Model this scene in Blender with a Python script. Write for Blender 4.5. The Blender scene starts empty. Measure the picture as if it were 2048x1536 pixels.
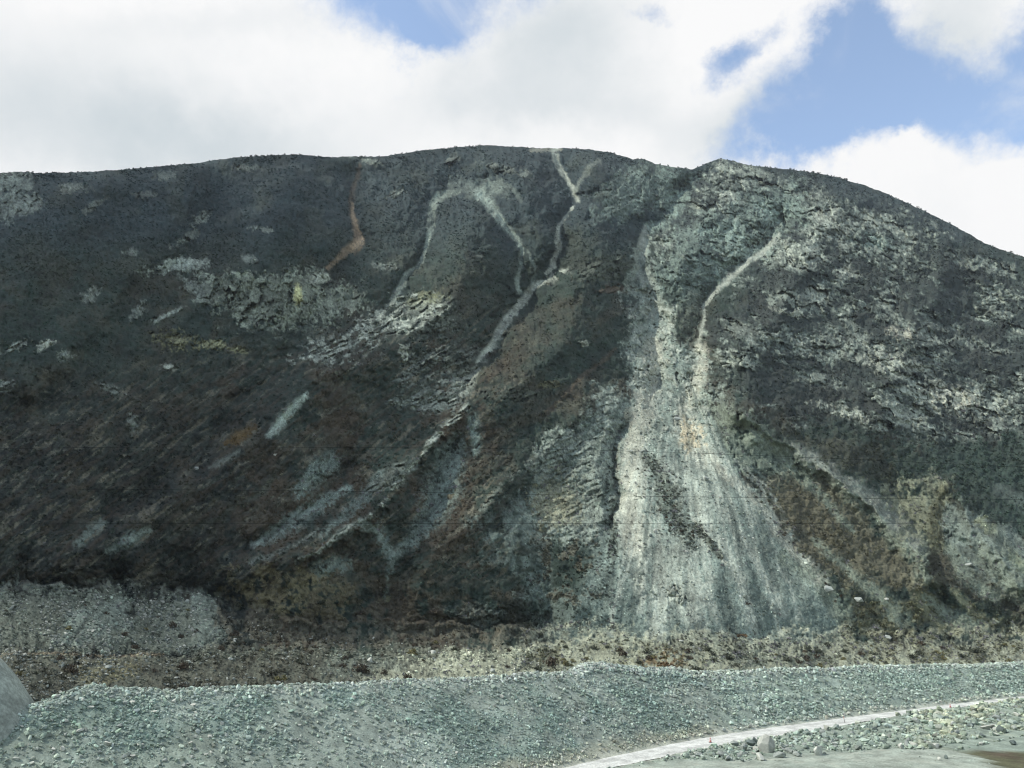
import bpy, bmesh, math, random
import numpy as np
from mathutils import Vector, Matrix

random.seed(7)
RNG = np.random.default_rng(11)
scene = bpy.context.scene
COL = scene.collection
R = math.radians

# ------------------------------------------------------------------ camera
F = 1607.0                     # focal length in photo pixels (photo 2048 x 1536)
PITCH = math.atan(432.0 / F)   # the level line of sight runs through row 1200
CZ = 24.0                      # camera height above the dirt road
cam_data = bpy.data.cameras.new('camera')
cam_data.sensor_fit = 'HORIZONTAL'
cam_data.sensor_width = 36.0
cam_data.lens = 36.0 * F / 2048.0
cam_data.clip_start = 0.5
cam_data.clip_end = 30000.0
cam = bpy.data.objects.new('camera', cam_data)
COL.objects.link(cam)
cam.location = (0, 0, CZ)
cam.rotation_euler = (math.pi / 2 + PITCH, 0, 0)
scene.camera = cam

# ------------------------------------------------------------------ light
SUN_AZ = R(-101.0)              # compass style, from +Y towards +X: from the left
SUN_EL = R(46.0)
SUN_STRENGTH = 4.4
SKY_STRENGTH = 0.13
CLOUD_LEVEL = 7.3
EXPOSURE = 0.0
sun_dir = Vector((math.sin(SUN_AZ) * math.cos(SUN_EL), math.cos(SUN_AZ) * math.cos(SUN_EL), math.sin(SUN_EL)))
sd = bpy.data.lights.new('sun', 'SUN')
sd.energy = SUN_STRENGTH
sd.angle = R(0.5)
sd.color = (1.0, 0.965, 0.90)
sun = bpy.data.objects.new('sun', sd)
COL.objects.link(sun)
sun.location = (-300, -200, 600)
sun.rotation_euler = (-sun_dir).to_track_quat('-Z', 'Y').to_euler()

scene.view_settings.view_transform = 'Standard'
scene.view_settings.look = 'None'
scene.view_settings.gamma = 1.0
scene.view_settings.exposure = EXPOSURE
scene.view_settings.use_curve_mapping = False
scene.cycles.max_bounces = 4
scene.cycles.diffuse_bounces = 2
scene.cycles.glossy_bounces = 1
scene.cycles.volume_bounces = 0
scene.cycles.use_denoising = True
scene.cycles.denoiser = 'OPENIMAGEDENOISE'
scene.cycles.denoising_input_passes = 'RGB_ALBEDO_NORMAL'
scene.cycles.denoising_prefilter = 'ACCURATE'
scene.cycles.use_adaptive_sampling = False
scene.cycles.filter_width = 1.15


def pix_dir(px, py):
    """photo pixel -> (X/Y, Z/Y) of its line of sight"""
    right = (np.asarray(px, float) - 1024.0) / F
    up = (768.0 - np.asarray(py, float)) / F
    Y = math.cos(PITCH) - math.sin(PITCH) * up
    Z = math.sin(PITCH) + math.cos(PITCH) * up
    return right / Y, Z / Y


def project(X, Y, Z):
    Zc = Z - CZ
    fw = Y * math.cos(PITCH) + Zc * math.sin(PITCH)
    up = -Y * math.sin(PITCH) + Zc * math.cos(PITCH)
    fw = np.maximum(fw, 1e-3)
    return 1024.0 + F * X / fw, 768.0 - F * up / fw


def unproject_z(px, py, z):
    a, b = pix_dir(px, py)
    Y = (z - CZ) / b
    return a * Y, Y


# ------------------------------------------------------------------ sky
world = bpy.data.worlds.new('World')
scene.world = world
world.use_nodes = True
wt = world.node_tree
wt.nodes.clear()


class NT:
    def __init__(self, tree):
        self.t = tree

    def n(self, kind, **kw):
        nd = self.t.nodes.new(kind)
        for k, v in kw.items():
            setattr(nd, k, v)
        return nd

    def link(self, a, b):
        self.t.links.new(a, b)

    def put(self, sock, v):
        if isinstance(v, bpy.types.NodeSocket):
            self.link(v, sock)
        else:
            sock.default_value = v

    def m(self, op, a, b=None, c=None, clamp=False):
        nd = self.n('ShaderNodeMath', operation=op)
        nd.use_clamp = clamp
        self.put(nd.inputs[0], a)
        if b is not None:
            self.put(nd.inputs[1], b)
        if c is not None:
            self.put(nd.inputs[2], c)
        return nd.outputs[0]

    def smooth(self, v, lo, hi, a=0.0, b=1.0):
        nd = self.n('ShaderNodeMapRange', interpolation_type='SMOOTHSTEP')
        nd.clamp = True
        self.put(nd.inputs[0], v)
        for i, x in enumerate((lo, hi, a, b)):
            nd.inputs[i + 1].default_value = x
        return nd.outputs[0]

    def noise(self, vec, scale, detail=4.0, rough=0.55, dist=0.0):
        nd = self.n('ShaderNodeTexNoise')
        self.link(vec, nd.inputs['Vector'])
        nd.inputs['Scale'].default_value = scale
        nd.inputs['Detail'].default_value = detail
        nd.inputs['Roughness'].default_value = rough
        nd.inputs['Distortion'].default_value = dist
        return nd.outputs[0]

    def mix(self, f, a, b, blend='MIX'):
        nd = self.n('ShaderNodeMix', data_type='RGBA', blend_type=blend)
        self.put(nd.inputs[0], f)
        self.put(nd.inputs[6], a)
        self.put(nd.inputs[7], b)
        return nd.outputs[2]


w = NT(wt)
tc = w.n('ShaderNodeTexCoord')
dvec = tc.outputs['Generated']
sep = w.n('ShaderNodeSeparateXYZ')
w.link(dvec, sep.inputs[0])
dy = w.m('MAXIMUM', sep.outputs[1], 0.06)
U = w.m('DIVIDE', sep.outputs[0], dy)
V = w.m('DIVIDE', sep.outputs[2], dy)
n1 = w.noise(dvec, 4.5, 8.0, 0.62)
n2 = w.noise(dvec, 17.0, 8.0, 0.65)
wn = w.n('ShaderNodeTexNoise')
w.link(dvec, wn.inputs['Vector'])
wn.inputs['Scale'].default_value = 5.0
wn.inputs['Detail'].default_value = 9.0
wn.inputs['Roughness'].default_value = 0.62
wsep = w.n('ShaderNodeSeparateColor')
w.link(wn.outputs['Color'], wsep.inputs[0])
UW = w.m('ADD', U, w.m('MULTIPLY', w.m('SUBTRACT', wsep.outputs[0], 0.5), 0.26))
VW = w.m('ADD', V, w.m('MULTIPLY', w.m('SUBTRACT', wsep.outputs[1], 0.5), 0.26))


def sky_blob(cx, cy, rx, ry, rot, amount=1.0):
    """soft oval field on the sky round the direction of a photo pixel: one half at its rim"""
    a, b = pix_dir(cx, cy)
    up = (768.0 - cy) / F
    Yd = math.cos(PITCH) - math.sin(PITCH) * up
    du = w.m('MULTIPLY', w.m('SUBTRACT', UW, float(a)), F * Yd)
    dv = w.m('MULTIPLY', w.m('SUBTRACT', VW, float(b)), -F * Yd * Yd)
    c, s = math.cos(R(rot)), math.sin(R(rot))
    e1 = w.m('DIVIDE', w.m('ADD', w.m('MULTIPLY', du, c), w.m('MULTIPLY', dv, s)), rx)
    e2 = w.m('DIVIDE', w.m('ADD', w.m('MULTIPLY', du, -s), w.m('MULTIPLY', dv, c)), ry)
    r2 = w.m('ADD', w.m('MULTIPLY', e1, e1), w.m('MULTIPLY', e2, e2))
    return w.m('MULTIPLY', w.m('POWER', 0.5, r2), amount)


def total(blobs):
    t = None
    for g in blobs:
        b_ = sky_blob(*g)
        t = b_ if t is None else w.m('ADD', t, b_)
    return t


gaps = total([  # cx cy rx ry rot amount
    (770, -85, 195, 115, 8, 1.3), (850, 30, 55, 34, 0, .55), (1300, 14, 50, 22, 0, .5), (1430, 100, 58, 34, -38, .7), (1510, 40, 60, 20, -40, .35),
    (1712, 90, 78, 100, 0, 1.0), (1680, 200, 145, 95, -15, 1.1), (1630, 285, 90, 42, 0, .7), (1775, 270, 55, 75, 0, .7),
    (1955, 200, 112, 76, -30, .95), (1850, 170, 60, 110, 20, .3), (2070, 140, 60, 120, 0, .75), (2070, 235, 55, 40, 0, .5), (1840, 330, 60, 30, 0, -.5)])
n3 = w.noise(dvec, 9.0, 9.0, 0.7)
wisp = w.m('ADD', w.m('MULTIPLY', w.m('SUBTRACT', n2, 0.5), 0.7), w.m('MULTIPLY', w.m('SUBTRACT', n3, 0.5), 1.15))
blue = w.smooth(w.m('ADD', gaps, wisp), 0.18, 0.92)
veil = w.smooth(w.noise(dvec, 6.5, 9.0, 0.62, 0.6), 0.48, 0.74, 0.0, 0.4)
blue = w.m('MULTIPLY', blue, w.m('SUBTRACT', 1.0, veil))
# away from the view ahead the cover is broken cloud
front = w.smooth(sep.outputs[1], 0.1, 0.45)
open_sky = w.smooth(w.noise(dvec, 2.3, 6.0, 0.6), 0.40, 0.56)
blue = w.m('ADD', w.m('MULTIPLY', blue, front), w.m('MULTIPLY', open_sky, w.m('SUBTRACT', 1.0, front)), clamp=True)

shades = total([(180, 240, 300, 120, 10, .75), (1110, 80, 170, 95, -20, .8), (1180, 215, 260, 50, 0, .4), (1880, 70, 110, 130, 30, .75), (430, 40, 260, 40, 0, .3),
                (480, 290, 260, 60, 0, .4), (1500, 235, 90, 60, -30, .5)])
sh = w.m('ADD', shades, w.m('MULTIPLY', w.m('SUBTRACT', n1, 0.5), 0.9), clamp=True)
L = CLOUD_LEVEL
cloud_col = w.mix(sh, (L * 1.02, L * 1.02, L * 1.02, 1), (L * 0.64, L * 0.71, L * 0.75, 1))
sky = w.n('ShaderNodeTexSky', sky_type='NISHITA')
sky.sun_disc = False
sky.sun_elevation = SUN_EL
sky.sun_rotation = SUN_AZ
sky.altitude = 1500
sky.air_density = 1.0
sky.dust_density = 0.6
sky.ozone_density = 2.0
sky_col = w.mix(1.0, sky.outputs[0], (3.1, 2.65, 2.2, 1), 'MULTIPLY')
sky_mix = w.mix(blue, cloud_col, sky_col)
bg = w.n('ShaderNodeBackground')
w.link(sky_mix, bg.inputs[0])
bg.inputs[1].default_value = SKY_STRENGTH
wo = w.n('ShaderNodeOutputWorld')
w.link(bg.outputs[0], wo.inputs[0])

# ------------------------------------------------------------------ numpy helpers
_perm = RNG.permutation(512).astype(np.int64) % 256
_perm = np.concatenate([_perm, _perm, _perm])
_ang = RNG.random(256) * 2 * np.pi
_gx, _gy = np.cos(_ang), np.sin(_ang)


def pnoise(x, y, seed=0):
    x = x + seed * 17.31
    y = y + seed * 9.77
    xi = np.floor(x).astype(np.int64)
    yi = np.floor(y).astype(np.int64)
    xf = x - xi
    yf = y - yi
    u = xf * xf * xf * (xf * (xf * 6 - 15) + 10)
    v = yf * yf * yf * (yf * (yf * 6 - 15) + 10)

    def g(ix, iy, dx, dyy):
        h = _perm[(_perm[ix & 255] + iy) & 511 if False else (_perm[ix & 255] + (iy & 255))]
        return _gx[h] * dx + _gy[h] * dyy
    a = g(xi, yi, xf, yf)
    b = g(xi + 1, yi, xf - 1, yf)
    c = g(xi, yi + 1, xf, yf - 1)
    d = g(xi + 1, yi + 1, xf - 1, yf - 1)
    return ((a + (b - a) * u) + ((c + (d - c) * u) - (a + (b - a) * u)) * v) * 1.5


def fbm(x, y, scale, octaves=4, seed=0, gain=0.5):
    s = np.zeros_like(x)
    amp, f, tot = 1.0, 1.0 / scale, 0.0
    for o in range(octaves):
        s += amp * pnoise(x * f, y * f, seed + o * 3)
        tot += amp
        amp *= gain
        f *= 2.03
    return s / tot


def ridged(x, y, scale, octaves=4, seed=0, gain=0.55):
    s = np.zeros_like(x)
    amp, f, tot = 1.0, 1.0 / scale, 0.0
    for o in range(octaves):
        s += amp * (1.0 - 2.0 * np.abs(pnoise(x * f, y * f, seed + o * 5)))
        tot += amp
        amp *= gain
        f *= 2.1
    return s / tot


def worley(x, y, cell, seed=0):
    """broken blocks: random numbers of the nearest cell, offset from its centre, gap to the next cell"""
    x = x / cell
    y = y / cell
    xi, yi = np.floor(x).astype(np.int64), np.floor(y).astype(np.int64)
    f1 = np.full(x.shape, 9.0)
    f2 = np.full(x.shape, 9.0)
    hid = np.zeros(x.shape, np.int64)
    ox = np.zeros(x.shape)
    oy = np.zeros(x.shape)
    for a in (-1, 0, 1):
        for b in (-1, 0, 1):
            h = _perm[_perm[(xi + a + seed * 7) & 255] + ((yi + b + seed * 13) & 255)]
            dx = xi + a + .5 + .42 * _gx[h] - x
            dyy = yi + b + .5 + .42 * _gy[h] - y
            d = np.hypot(dx, dyy)
            k = d < f1
            f2 = np.where(k, f1, np.minimum(f2, d))
            hid = np.where(k, h, hid)
            ox = np.where(k, dx, ox)
            oy = np.where(k, dyy, oy)
            f1 = np.where(k, d, f1)
    r1 = ((hid * 37 + 11) % 256) / 255.0
    q = (hid * 5 + 3) & 255
    return r1, (_gx[q] * ox, _gy[q] * oy), f2 - f1


def sstep(a, b, x):
    t = np.clip((x - a) / (b - a), 0, 1)
    return t * t * (3 - 2 * t)


def dist_line(x, y, pts):
    """distance to a polyline and the interpolated third value (its half width)"""
    best = np.full(x.shape, 1e9)
    wid = np.ones(x.shape)
    for (x0, y0, w0), (x1, y1, w1) in zip(pts[:-1], pts[1:]):
        dx, dyy = x1 - x0, y1 - y0
        t = np.clip(((x - x0) * dx + (y - y0) * dyy) / (dx * dx + dyy * dyy + 1e-9), 0, 1)
        d = np.hypot(x - x0 - t * dx, y - y0 - t * dyy)
        k = d < best
        best = np.where(k, d, best)
        wid = np.where(k, w0 + (w1 - w0) * t, wid)
    return best, wid


def poly_sdf(x, y, pts):
    inside = np.zeros(x.shape, bool)
    best = np.full(x.shape, 1e9)
    n = len(pts)
    for i in range(n):
        x0, y0 = pts[i]
        x1, y1 = pts[(i + 1) % n]
        dx, dyy = x1 - x0, y1 - y0
        t = np.clip(((x - x0) * dx + (y - y0) * dyy) / (dx * dx + dyy * dyy + 1e-9), 0, 1)
        best = np.minimum(best, np.hypot(x - x0 - t * dx, y - y0 - t * dyy))
        if y0 != y1:
            c = ((y0 > y) != (y1 > y)) & (x < dx * (y - y0) / dyy + x0)
            inside ^= c
    return np.where(inside, best, -best)


def srgb(r, g, b):
    def f(c):
        c /= 255.0
        return c / 12.92 if c <= 0.04045 else ((c + 0.055) / 1.055) ** 2.4
    return np.array([f(r), f(g), f(b)])


def make_mesh(name, co, quads, color=None, flat=False, extra=None):
    me = bpy.data.meshes.new(name)
    k = quads.shape[1]
    me.vertices.add(len(co))
    me.vertices.foreach_set('co', np.ascontiguousarray(co, dtype=np.float32).ravel())
    me.loops.add(quads.size)
    me.loops.foreach_set('vertex_index', np.ascontiguousarray(quads, dtype=np.int32).ravel())
    me.polygons.add(len(quads))
    me.polygons.foreach_set('loop_start', np.arange(0, quads.size, k, dtype=np.int32))
    me.update(calc_edges=True)
    if color is not None:
        at = me.color_attributes.new('albedo', 'FLOAT_COLOR', 'POINT')
        c4 = np.ones((len(co), 4), np.float32)
        c4[:, :3] = color
        at.data.foreach_set('color', c4.ravel())
    if flat:
        me.shade_flat()
    return me


def grid_quads(nr, nc):
    i = np.arange(nr * nc, dtype=np.int32).reshape(nr, nc)
    return np.stack([i[:-1, :-1], i[1:, :-1], i[1:, 1:], i[:-1, 1:]], -1).reshape(-1, 4)


def add_obj(name, me, mat=None, kind=None, label=None, cat=None, group=None, parent=None):
    o = bpy.data.objects.new(name, me)
    COL.objects.link(o)
    if mat is not None and me is not None and len(me.materials) == 0:
        me.materials.append(mat)
    if kind:
        o['kind'] = kind
    if label:
        o['label'] = label
    if cat:
        o['category'] = cat
    if group:
        o['group'] = group
    if parent:
        o.parent = parent
    return o


# ------------------------------------------------------------------ materials
def attr_material(name, var=0.35, scales=(0.35, 2.5), bump=0.0, bscale=1.0, rough=0.95, spec=0.2):
    mt = bpy.data.materials.new(name)
    mt.use_nodes = True
    t = NT(mt.node_tree)
    bs = mt.node_tree.nodes['Principled BSDF']
    at = t.n('ShaderNodeAttribute', attribute_name='albedo')
    geo = t.n('ShaderNodeNewGeometry')
    pos = geo.outputs['Position']
    a = t.smooth(t.noise(pos, scales[0], 5.0, 0.6), 0.3, 0.7, 1.0 - var, 1.0 + var)
    b = t.smooth(t.noise(pos, scales[1], 4.0, 0.65), 0.3, 0.7, 1.0 - var, 1.0 + var)
    v = t.m('MULTIPLY', a, b)
    cmb = t.n('ShaderNodeCombineColor')
    for i in range(3):
        t.link(v, cmb.inputs[i])
    t.link(t.mix(1.0, at.outputs['Color'], cmb.outputs[0], 'MULTIPLY'), bs.inputs['Base Color'])
    bs.inputs['Roughness'].default_value = rough
    bs.inputs['Specular IOR Level'].default_value = spec
    if bump:
        bp = t.n('ShaderNodeBump')
        bp.inputs['Strength'].default_value = 0.8
        bp.inputs['Distance'].default_value = bump
        t.link(t.noise(pos, bscale, 6.0, 0.65), bp.inputs['Height'])
        t.link(bp.outputs[0], bs.inputs['Normal'])
    return mt


def flat_material(name, col, var=0.15, scale=20.0, rough=0.7, spec=0.3):
    mt = bpy.data.materials.new(name)
    mt.use_nodes = True
    t = NT(mt.node_tree)
    bs = mt.node_tree.nodes['Principled BSDF']
    geo = t.n('ShaderNodeNewGeometry')
    v = t.smooth(t.noise(geo.outputs['Position'], scale, 4.0, 0.6), 0.3, 0.7)
    c = np.array(col)
    t.link(t.mix(v, (*(c * (1 - var)), 1), (*(c * (1 + var)), 1)), bs.inputs['Base Color'])
    bs.inputs['Roughness'].default_value = rough
    bs.inputs['Specular IOR Level'].default_value = spec
    return mt


MAT_MOUNTAIN = attr_material('mountain_ground', 0.22, (0.09, 0.6), 0.5, 0.8)
MAT_VALLEY = attr_material('valley_gravel', 0.22, (0.3, 3.0), 0.12, 5.0)
MAT_STONE = attr_material('broken_rock', 0.16, (0.8, 5.0), 0.05, 6.0, 0.9)
MAT_SHRUB = attr_material('dry_twigs', 0.25, (0.5, 3.0), 0.0, 1.0, 1.0, 0.0)

# ------------------------------------------------------------------ palette (surface colours)
K = 1.0 / 1.18
SCREE = srgb(158, 165, 157) * K
BEIGE = srgb(172, 174, 163) * K
TEAL = srgb(126, 138, 132) * K
TEALD = srgb(97, 109, 105) * K
ROCK = srgb(122, 131, 125) * K
ROCKL = srgb(158, 165, 156) * K
ROCKT = srgb(120, 136, 130) * K
ROCKD = srgb(86, 97, 92) * K
SLATE = srgb(51, 63, 66) * K
DGREEN = srgb(47, 60, 55) * K
DBROWN = srgb(62, 61, 53) * K
RBROWN = srgb(78, 70, 60) * K
BLACKV = srgb(35, 41, 40) * K
OLIVE = srgb(100, 101, 80) * K
TAN = srgb(152, 136, 116) * K
GREYV = srgb(92, 100, 91) * K
RUBB = srgb(120, 128, 119) * K

# ------------------------------------------------------------------ the mountain
RIDGE = [(-900, 420), (-400, 372), (0, 346), (40, 343), (90, 347), (200, 342), (300, 335), (400, 325), (480, 314), (580, 309), (640, 312),
         (700, 314), (760, 312), (830, 303), (880, 297), (930, 293), (985, 291), (1040, 294), (1110, 296), (1180, 299), (1225, 306),
         (1265, 318), (1285, 317), (1310, 328), (1350, 335), (1385, 338), (1415, 326), (1440, 318), (1470, 322), (1500, 330),
         (1560, 337), (1640, 347), (1700, 362), (1760, 382), (1800, 398), (1850, 422), (1900, 447), (1960, 481), (2000, 498),
         (2048, 514), (2200, 590), (2500, 760), (2950, 1000)]
PXS = np.concatenate([np.arange(-900, -240, 14.0), np.arange(-240, 2290, 1.6), np.arange(2290, 2950, 14.0)])
NR = 620
rp = np.array(RIDGE, float)
ridge_py = np.interp(PXS, rp[:, 0], rp[:, 1])
ridge_jit = 2.5 * fbm(PXS, PXS * 0, 60, 4, 5) + 1.6 * fbm(PXS, PXS * 0, 9, 3, 8)
BOT = 1470.0
frac = np.linspace(0, 1, NR)
PX = np.repeat(PXS[None, :], NR, 0)
PY = ridge_py[None, :] + (BOT - ridge_py[None, :]) * frac[:, None] + ridge_jit[None, :] * np.exp(-frac * 90)[:, None]

# steepness field, then the distance of every point by walking up each line of the face
TA, TE = pix_dir(PX, PY)
foot = np.interp(PXS, [-900, 0, 250, 420, 600, 1000, 1200, 1700, 2048, 2950], [1170, 1175, 1172, 1190, 1270, 1285, 1275, 1280, 1275, 1270])[None, :]
rise = (foot - PY)
tan_s = np.where(rise < 0, 0.22, 0)
tan_s = 0.24 + (0.66 - 0.24) * sstep(-15, 25, rise) + 0.22 * sstep(120, 520, rise) + 0.12 * sstep(480, 900, rise)
tan_s = tan_s + 0.05 * fbm(PX, PY, 420, 2, 3)
depth = np.zeros_like(PX)
base_y = np.interp(PXS, [-900, 0, 2048, 2950], [95, 118, 285, 330])
depth[-1] = base_y
for i in range(NR - 2, -1, -1):
    ts = np.maximum(tan_s[i], TE[i] + 0.12)
    depth[i] = depth[i + 1] * (ts - TE[i + 1]) / (ts - TE[i])
# smooth along the contour so that the lines of the walk never show
k = np.hanning(61)
k /= k.sum()
pad = np.pad(depth, ((0, 0), (30, 30)), mode='edge')
depth = np.apply_along_axis(lambda r: np.convolve(r, k, 'valid'), 1, pad)

# ---- spurs (towards us) and gullies (away from us)
wx = PX + 30 * fbm(PX, PY, 90, 4, 21) + 9 * fbm(PX, PY, 22, 3, 23)
wy = PY + 30 * fbm(PX, PY, 90, 4, 22) + 9 * fbm(PX, PY, 22, 3, 24)
rel = 0.030 * fbm(PX, PY, 380, 3, 31) + 0.012 * fbm(PX, PY, 130, 3, 32)


def bbox(pts, padd):
    p = np.array([q[:2] for q in pts], float)
    return (PX > p[:, 0].min() - padd) & (PX < p[:, 0].max() + padd) & (PY > p[:, 1].min() - padd) & (PY < p[:, 1].max() + padd)


def relief(pts, amp, width, fade=70.0):
    """raise (amp < 0: towards us) or cut (amp > 0) the face along a line of half width `width`"""
    pts = [(a, b, width) for a, b in pts]
    k = bbox(pts, width * 4)
    d, _ = dist_line(wx[k], wy[k], pts)
    rel[k] += 1.15 * amp * np.exp(-np.sqrt((d / width) ** 2 + 0.02) * 1.3)


SPURS = [
    ([(1000, 300), (1060, 380), (1085, 470)], -0.05, 55),
    ([(1200, 310), (1195, 420), (1200, 520), (1170, 620), (1100, 720), (1000, 800)], -0.07, 75),
    ([(930, 812), (860, 890), (780, 985), (700, 1060), (600, 1110), (470, 1150)], -0.055, 42),
    ([(950, 440), (930, 540), (900, 600), (800, 700), (620, 760), (540, 860), (400, 960), (250, 1060), (120, 1130)], -0.07, 60),
    ([(580, 320), (560, 430), (500, 540), (420, 560)], -0.06, 80),
    ([(1440, 320), (1400, 430), (1375, 520)], -0.03, 50),
    ([(1700, 360), (1640, 480), (1560, 620), (1480, 720), (1500, 820)], -0.06, 80),
    ([(1900, 450), (1850, 620), (1780, 780), (1700, 900)], -0.05, 80),
    ([(1480, 830), (1580, 890), (1680, 960), (1790, 1050), (1870, 1170)], -0.045, 36),
    ([(1890, 960), (1960, 1060), (2050, 1160)], -0.04, 36),
    ([(1180, 800), (1120, 880), (1010, 965), (930, 1050), (850, 1150)], -0.035, 44),
    ([(1215, 820), (1195, 920), (1205, 1000), (1180, 1070)], -0.018, 24),
    ([(200, 360), (120, 480), (0, 620)], -0.05, 80),
    ([(380, 340), (330, 480), (200, 640), (60, 760)], -0.05, 70),
]
GULLIES = [
    ([(700, 330), (712, 420), (720, 480), (680, 530), (640, 620), (560, 720), (420, 900), (200, 1040)], 0.07, 60),
    ([(900, 385), (865, 420), (850, 500), (810, 550), (770, 620)], 0.05, 34),
    ([(960, 365), (990, 430), (1040, 500), (1045, 590)], 0.05, 34),
    ([(1110, 300), (1125, 350), (1152, 390), (1115, 460), (1108, 530), (1060, 585), (1015, 640), (980, 700), (930, 770)], 0.075, 45),
    ([(1395, 340), (1350, 400), (1290, 460), (1280, 560), (1305, 640), (1320, 760)], 0.085, 50),
    ([(1560, 450), (1480, 530), (1415, 590), (1400, 680), (1380, 800)], 0.06, 42),
    ([(1236, 860), (1236, 960), (1228, 1030)], 0.03, 12),
    ([(900, 880), (880, 960), (830, 1070), (775, 1190)], 0.05, 40),
    ([(700, 930), (620, 1010), (500, 1100)], 0.045, 34),
    ([(1780, 960), (1850, 1080), (1900, 1230)], 0.03, 30),
    ([(470, 320), (430, 430), (300, 560), (180, 700), (60, 820)], 0.055, 60),
]
for p_, a_, w_ in SPURS + GULLIES:
    relief(p_, a_, w_)
# the broad scree cone swells towards us
cone_d = np.hypot((wx - 1400) / 260.0, (wy - 1240) / 330.0)
rel -= 0.06 * np.exp(-cone_d ** 2 * 1.2)


# terrace edges: the ground behind an edge lies further back
def terrace(pts, step, soft=9.0):
    global rel
    xs = [p[0] for p in pts]
    edge = np.interp(PX, xs, [p[1] for p in pts]) + 9 * fbm(PX, PY * 0, 55, 3, 44)
    inside = sstep(xs[0] - 1, xs[0] + 60, PX) * (1 - sstep(xs[-1] - 60, xs[-1] + 1, PX))
    above = edge - wy
    rel += inside * step * sstep(-2, soft, above) * np.exp(-np.maximum(above, 0) / 110.0)


terrace([(-900, 1180), (0, 1178), (120, 1174), (240, 1172), (258, 1195), (275, 1225), (285, 1230)], 0.10)
terrace([(255, 1195), (300, 1190), (400, 1188), (425, 1205), (470, 1260), (520, 1290)], 0.09)
terrace([(-900, 1310), (0, 1312), (250, 1312), (400, 1302), (520, 1298), (700, 1290), (860, 1280), (1000, 1262), (1150, 1258)], 0.07, 7.0)
terrace([(400, 1200), (560, 1232), (700, 1240), (860, 1246), (1040, 1258), (1120, 1270)], 0.03, 7.0)
terrace([(1040, 1290), (1250, 1268), (1500, 1272), (1800, 1270), (2100, 1262)], 0.03, 7.0)
# rough terrace ground
terr = sstep(-10, 30, PY - foot)
rel += terr * (0.010 * fbm(PX, PY, 70, 4, 51) + 0.006 * ridged(PX, PY, 30, 3, 52))
rel *= sstep(0.0, 0.035, frac)[:, None] * 0.85 + 0.15

D2 = depth * (1.0 + rel)
X = TA * D2
Y = D2
Z = CZ + TE * D2

# ------------------------------------------------------------------ what grows and lies where
shape = PX.shape
veg = np.ones(shape)
rock = np.zeros(shape)
scree = np.zeros(shape)
albedo = np.zeros(shape + (3,))
nA = fbm(PX, PY, 120, 4, 61)
nB = fbm(PX, PY, 30, 4, 62)
nC = fbm(PX, PY, 9, 3, 63)
nD = fbm(PX, PY, 4, 2, 64)


def lay(mask, col):
    albedo[:] = albedo * (1 - mask[..., None]) + np.asarray(col) * mask[..., None]


lay(np.ones(shape), DGREEN)
lay(sstep(560, 420, PY + 60 * nA), SLATE)
lay(sstep(-0.05, 0.35, nA + 0.4 * nB) * 0.7 * sstep(420, 620, PY), DBROWN)
lay(sstep(700, 900, PY + 80 * nA) * sstep(700, 400, PX) * 0.85, BLACKV)  # dark scrub, its colour deepened further for the shaded lower left
lay(sstep(680, 820, PY + 90 * nB) * sstep(350, 520, PX) * sstep(0.0, 0.2, nA + 0.5 * nB + 0.1) * (0.70 - .40 * sstep(880, 1000, PX)), RBROWN)
lay(sstep(0.1, 0.4, fbm(PX, PY, 70, 4, 66)) * 0.4, GREYV * 0.6)

# shrubs and bare earth drawn out down the fall line of the left spurs
da_, db_ = PX * -.80 + PY * .60, PX * .60 + PY * .80
diag = fbm(da_ * .16, db_, 13, 4, 161) + .5 * fbm(da_ * .2, db_, 5, 3, 162)
diag_zone = sstep(1120, 950, PX) * sstep(720, 860, PY + .18 * PX) * sstep(1185, 1150, PY)
lay(diag_zone * sstep(.05, .30, diag) * .75, GREYV * .62)
lay(diag_zone * sstep(.22, .42, diag + .3 * nC) * .7, srgb(112, 108, 96) * K)
lay(diag_zone * sstep(.0, -.3, diag) * .55, RBROWN * .9)
patch2 = fbm(PX, PY * 1.3, 75, 4, 163)
lay(sstep(.08, .32, patch2 + .3 * nC) * .40, DGREEN * .55)
lay(sstep(-.08, -.34, patch2 + .3 * nC) * .30 * sstep(450, 600, PY) * (1 - .7 * sstep(880, 1000, PX) * sstep(1500, 1300, PX)), srgb(80, 76, 64) * K)
# direction along which the beds of the rock run, for the right hand face and for the left
ca, sa = math.cos(R(24)), math.sin(R(24))
ur, vr = PX * ca + PY * sa, (PY * ca - PX * sa)
big_r = fbm(ur, vr * 1.5, 170, 3, 70)
str_r = fbm(ur, vr * 2.4, 46, 4, 71)
str_r2 = fbm(ur, vr * 2.2, 15, 3, 72)
led_r = ridged(ur, vr * 2.6, 38, 4, 76)
jx_, jy_ = 9 * fbm(PX, PY, 24, 3, 151), 9 * fbm(PX, PY, 24, 3, 152)
c1r, c1t, c1g = worley(ur + 1.6 * jx_, (vr + 1.6 * jy_) * 1.9, 46, 1)
c2r, c2t, c2g = worley(ur + jx_, (vr + jy_) * 1.7, 13, 2)
c3r, c3t, c3g = worley(PX * .9 + jx_, (PY - .15 * PX) * 1.0 + jy_, 7, 3)
gate = 0.01 + 0.26 * (c1r - .5) + .20 * (c2r - .5) + 1.15 * big_r + 0.55 * str_r + 0.30 * str_r2 + 0.22 * nC + 0.2 * nD
cb, sb = math.cos(R(-24)), math.sin(R(-24))
str_l = ridged((PX * cb + PY * sb), (PY * cb - PX * sb) * 3.2, 42, 4, 73)
cv1r, cv1t, cv1g = worley(PX * 1.5 + .45 * PY + 3.2 * jx_, PY * .5 + 2.5 * jy_, 30, 4)
cl1r, cl1t, cl1g = worley(PX * cb + PY * sb + jx_, (PY * cb - PX * sb) * 3.4 + jy_, 30, 5)
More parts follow.
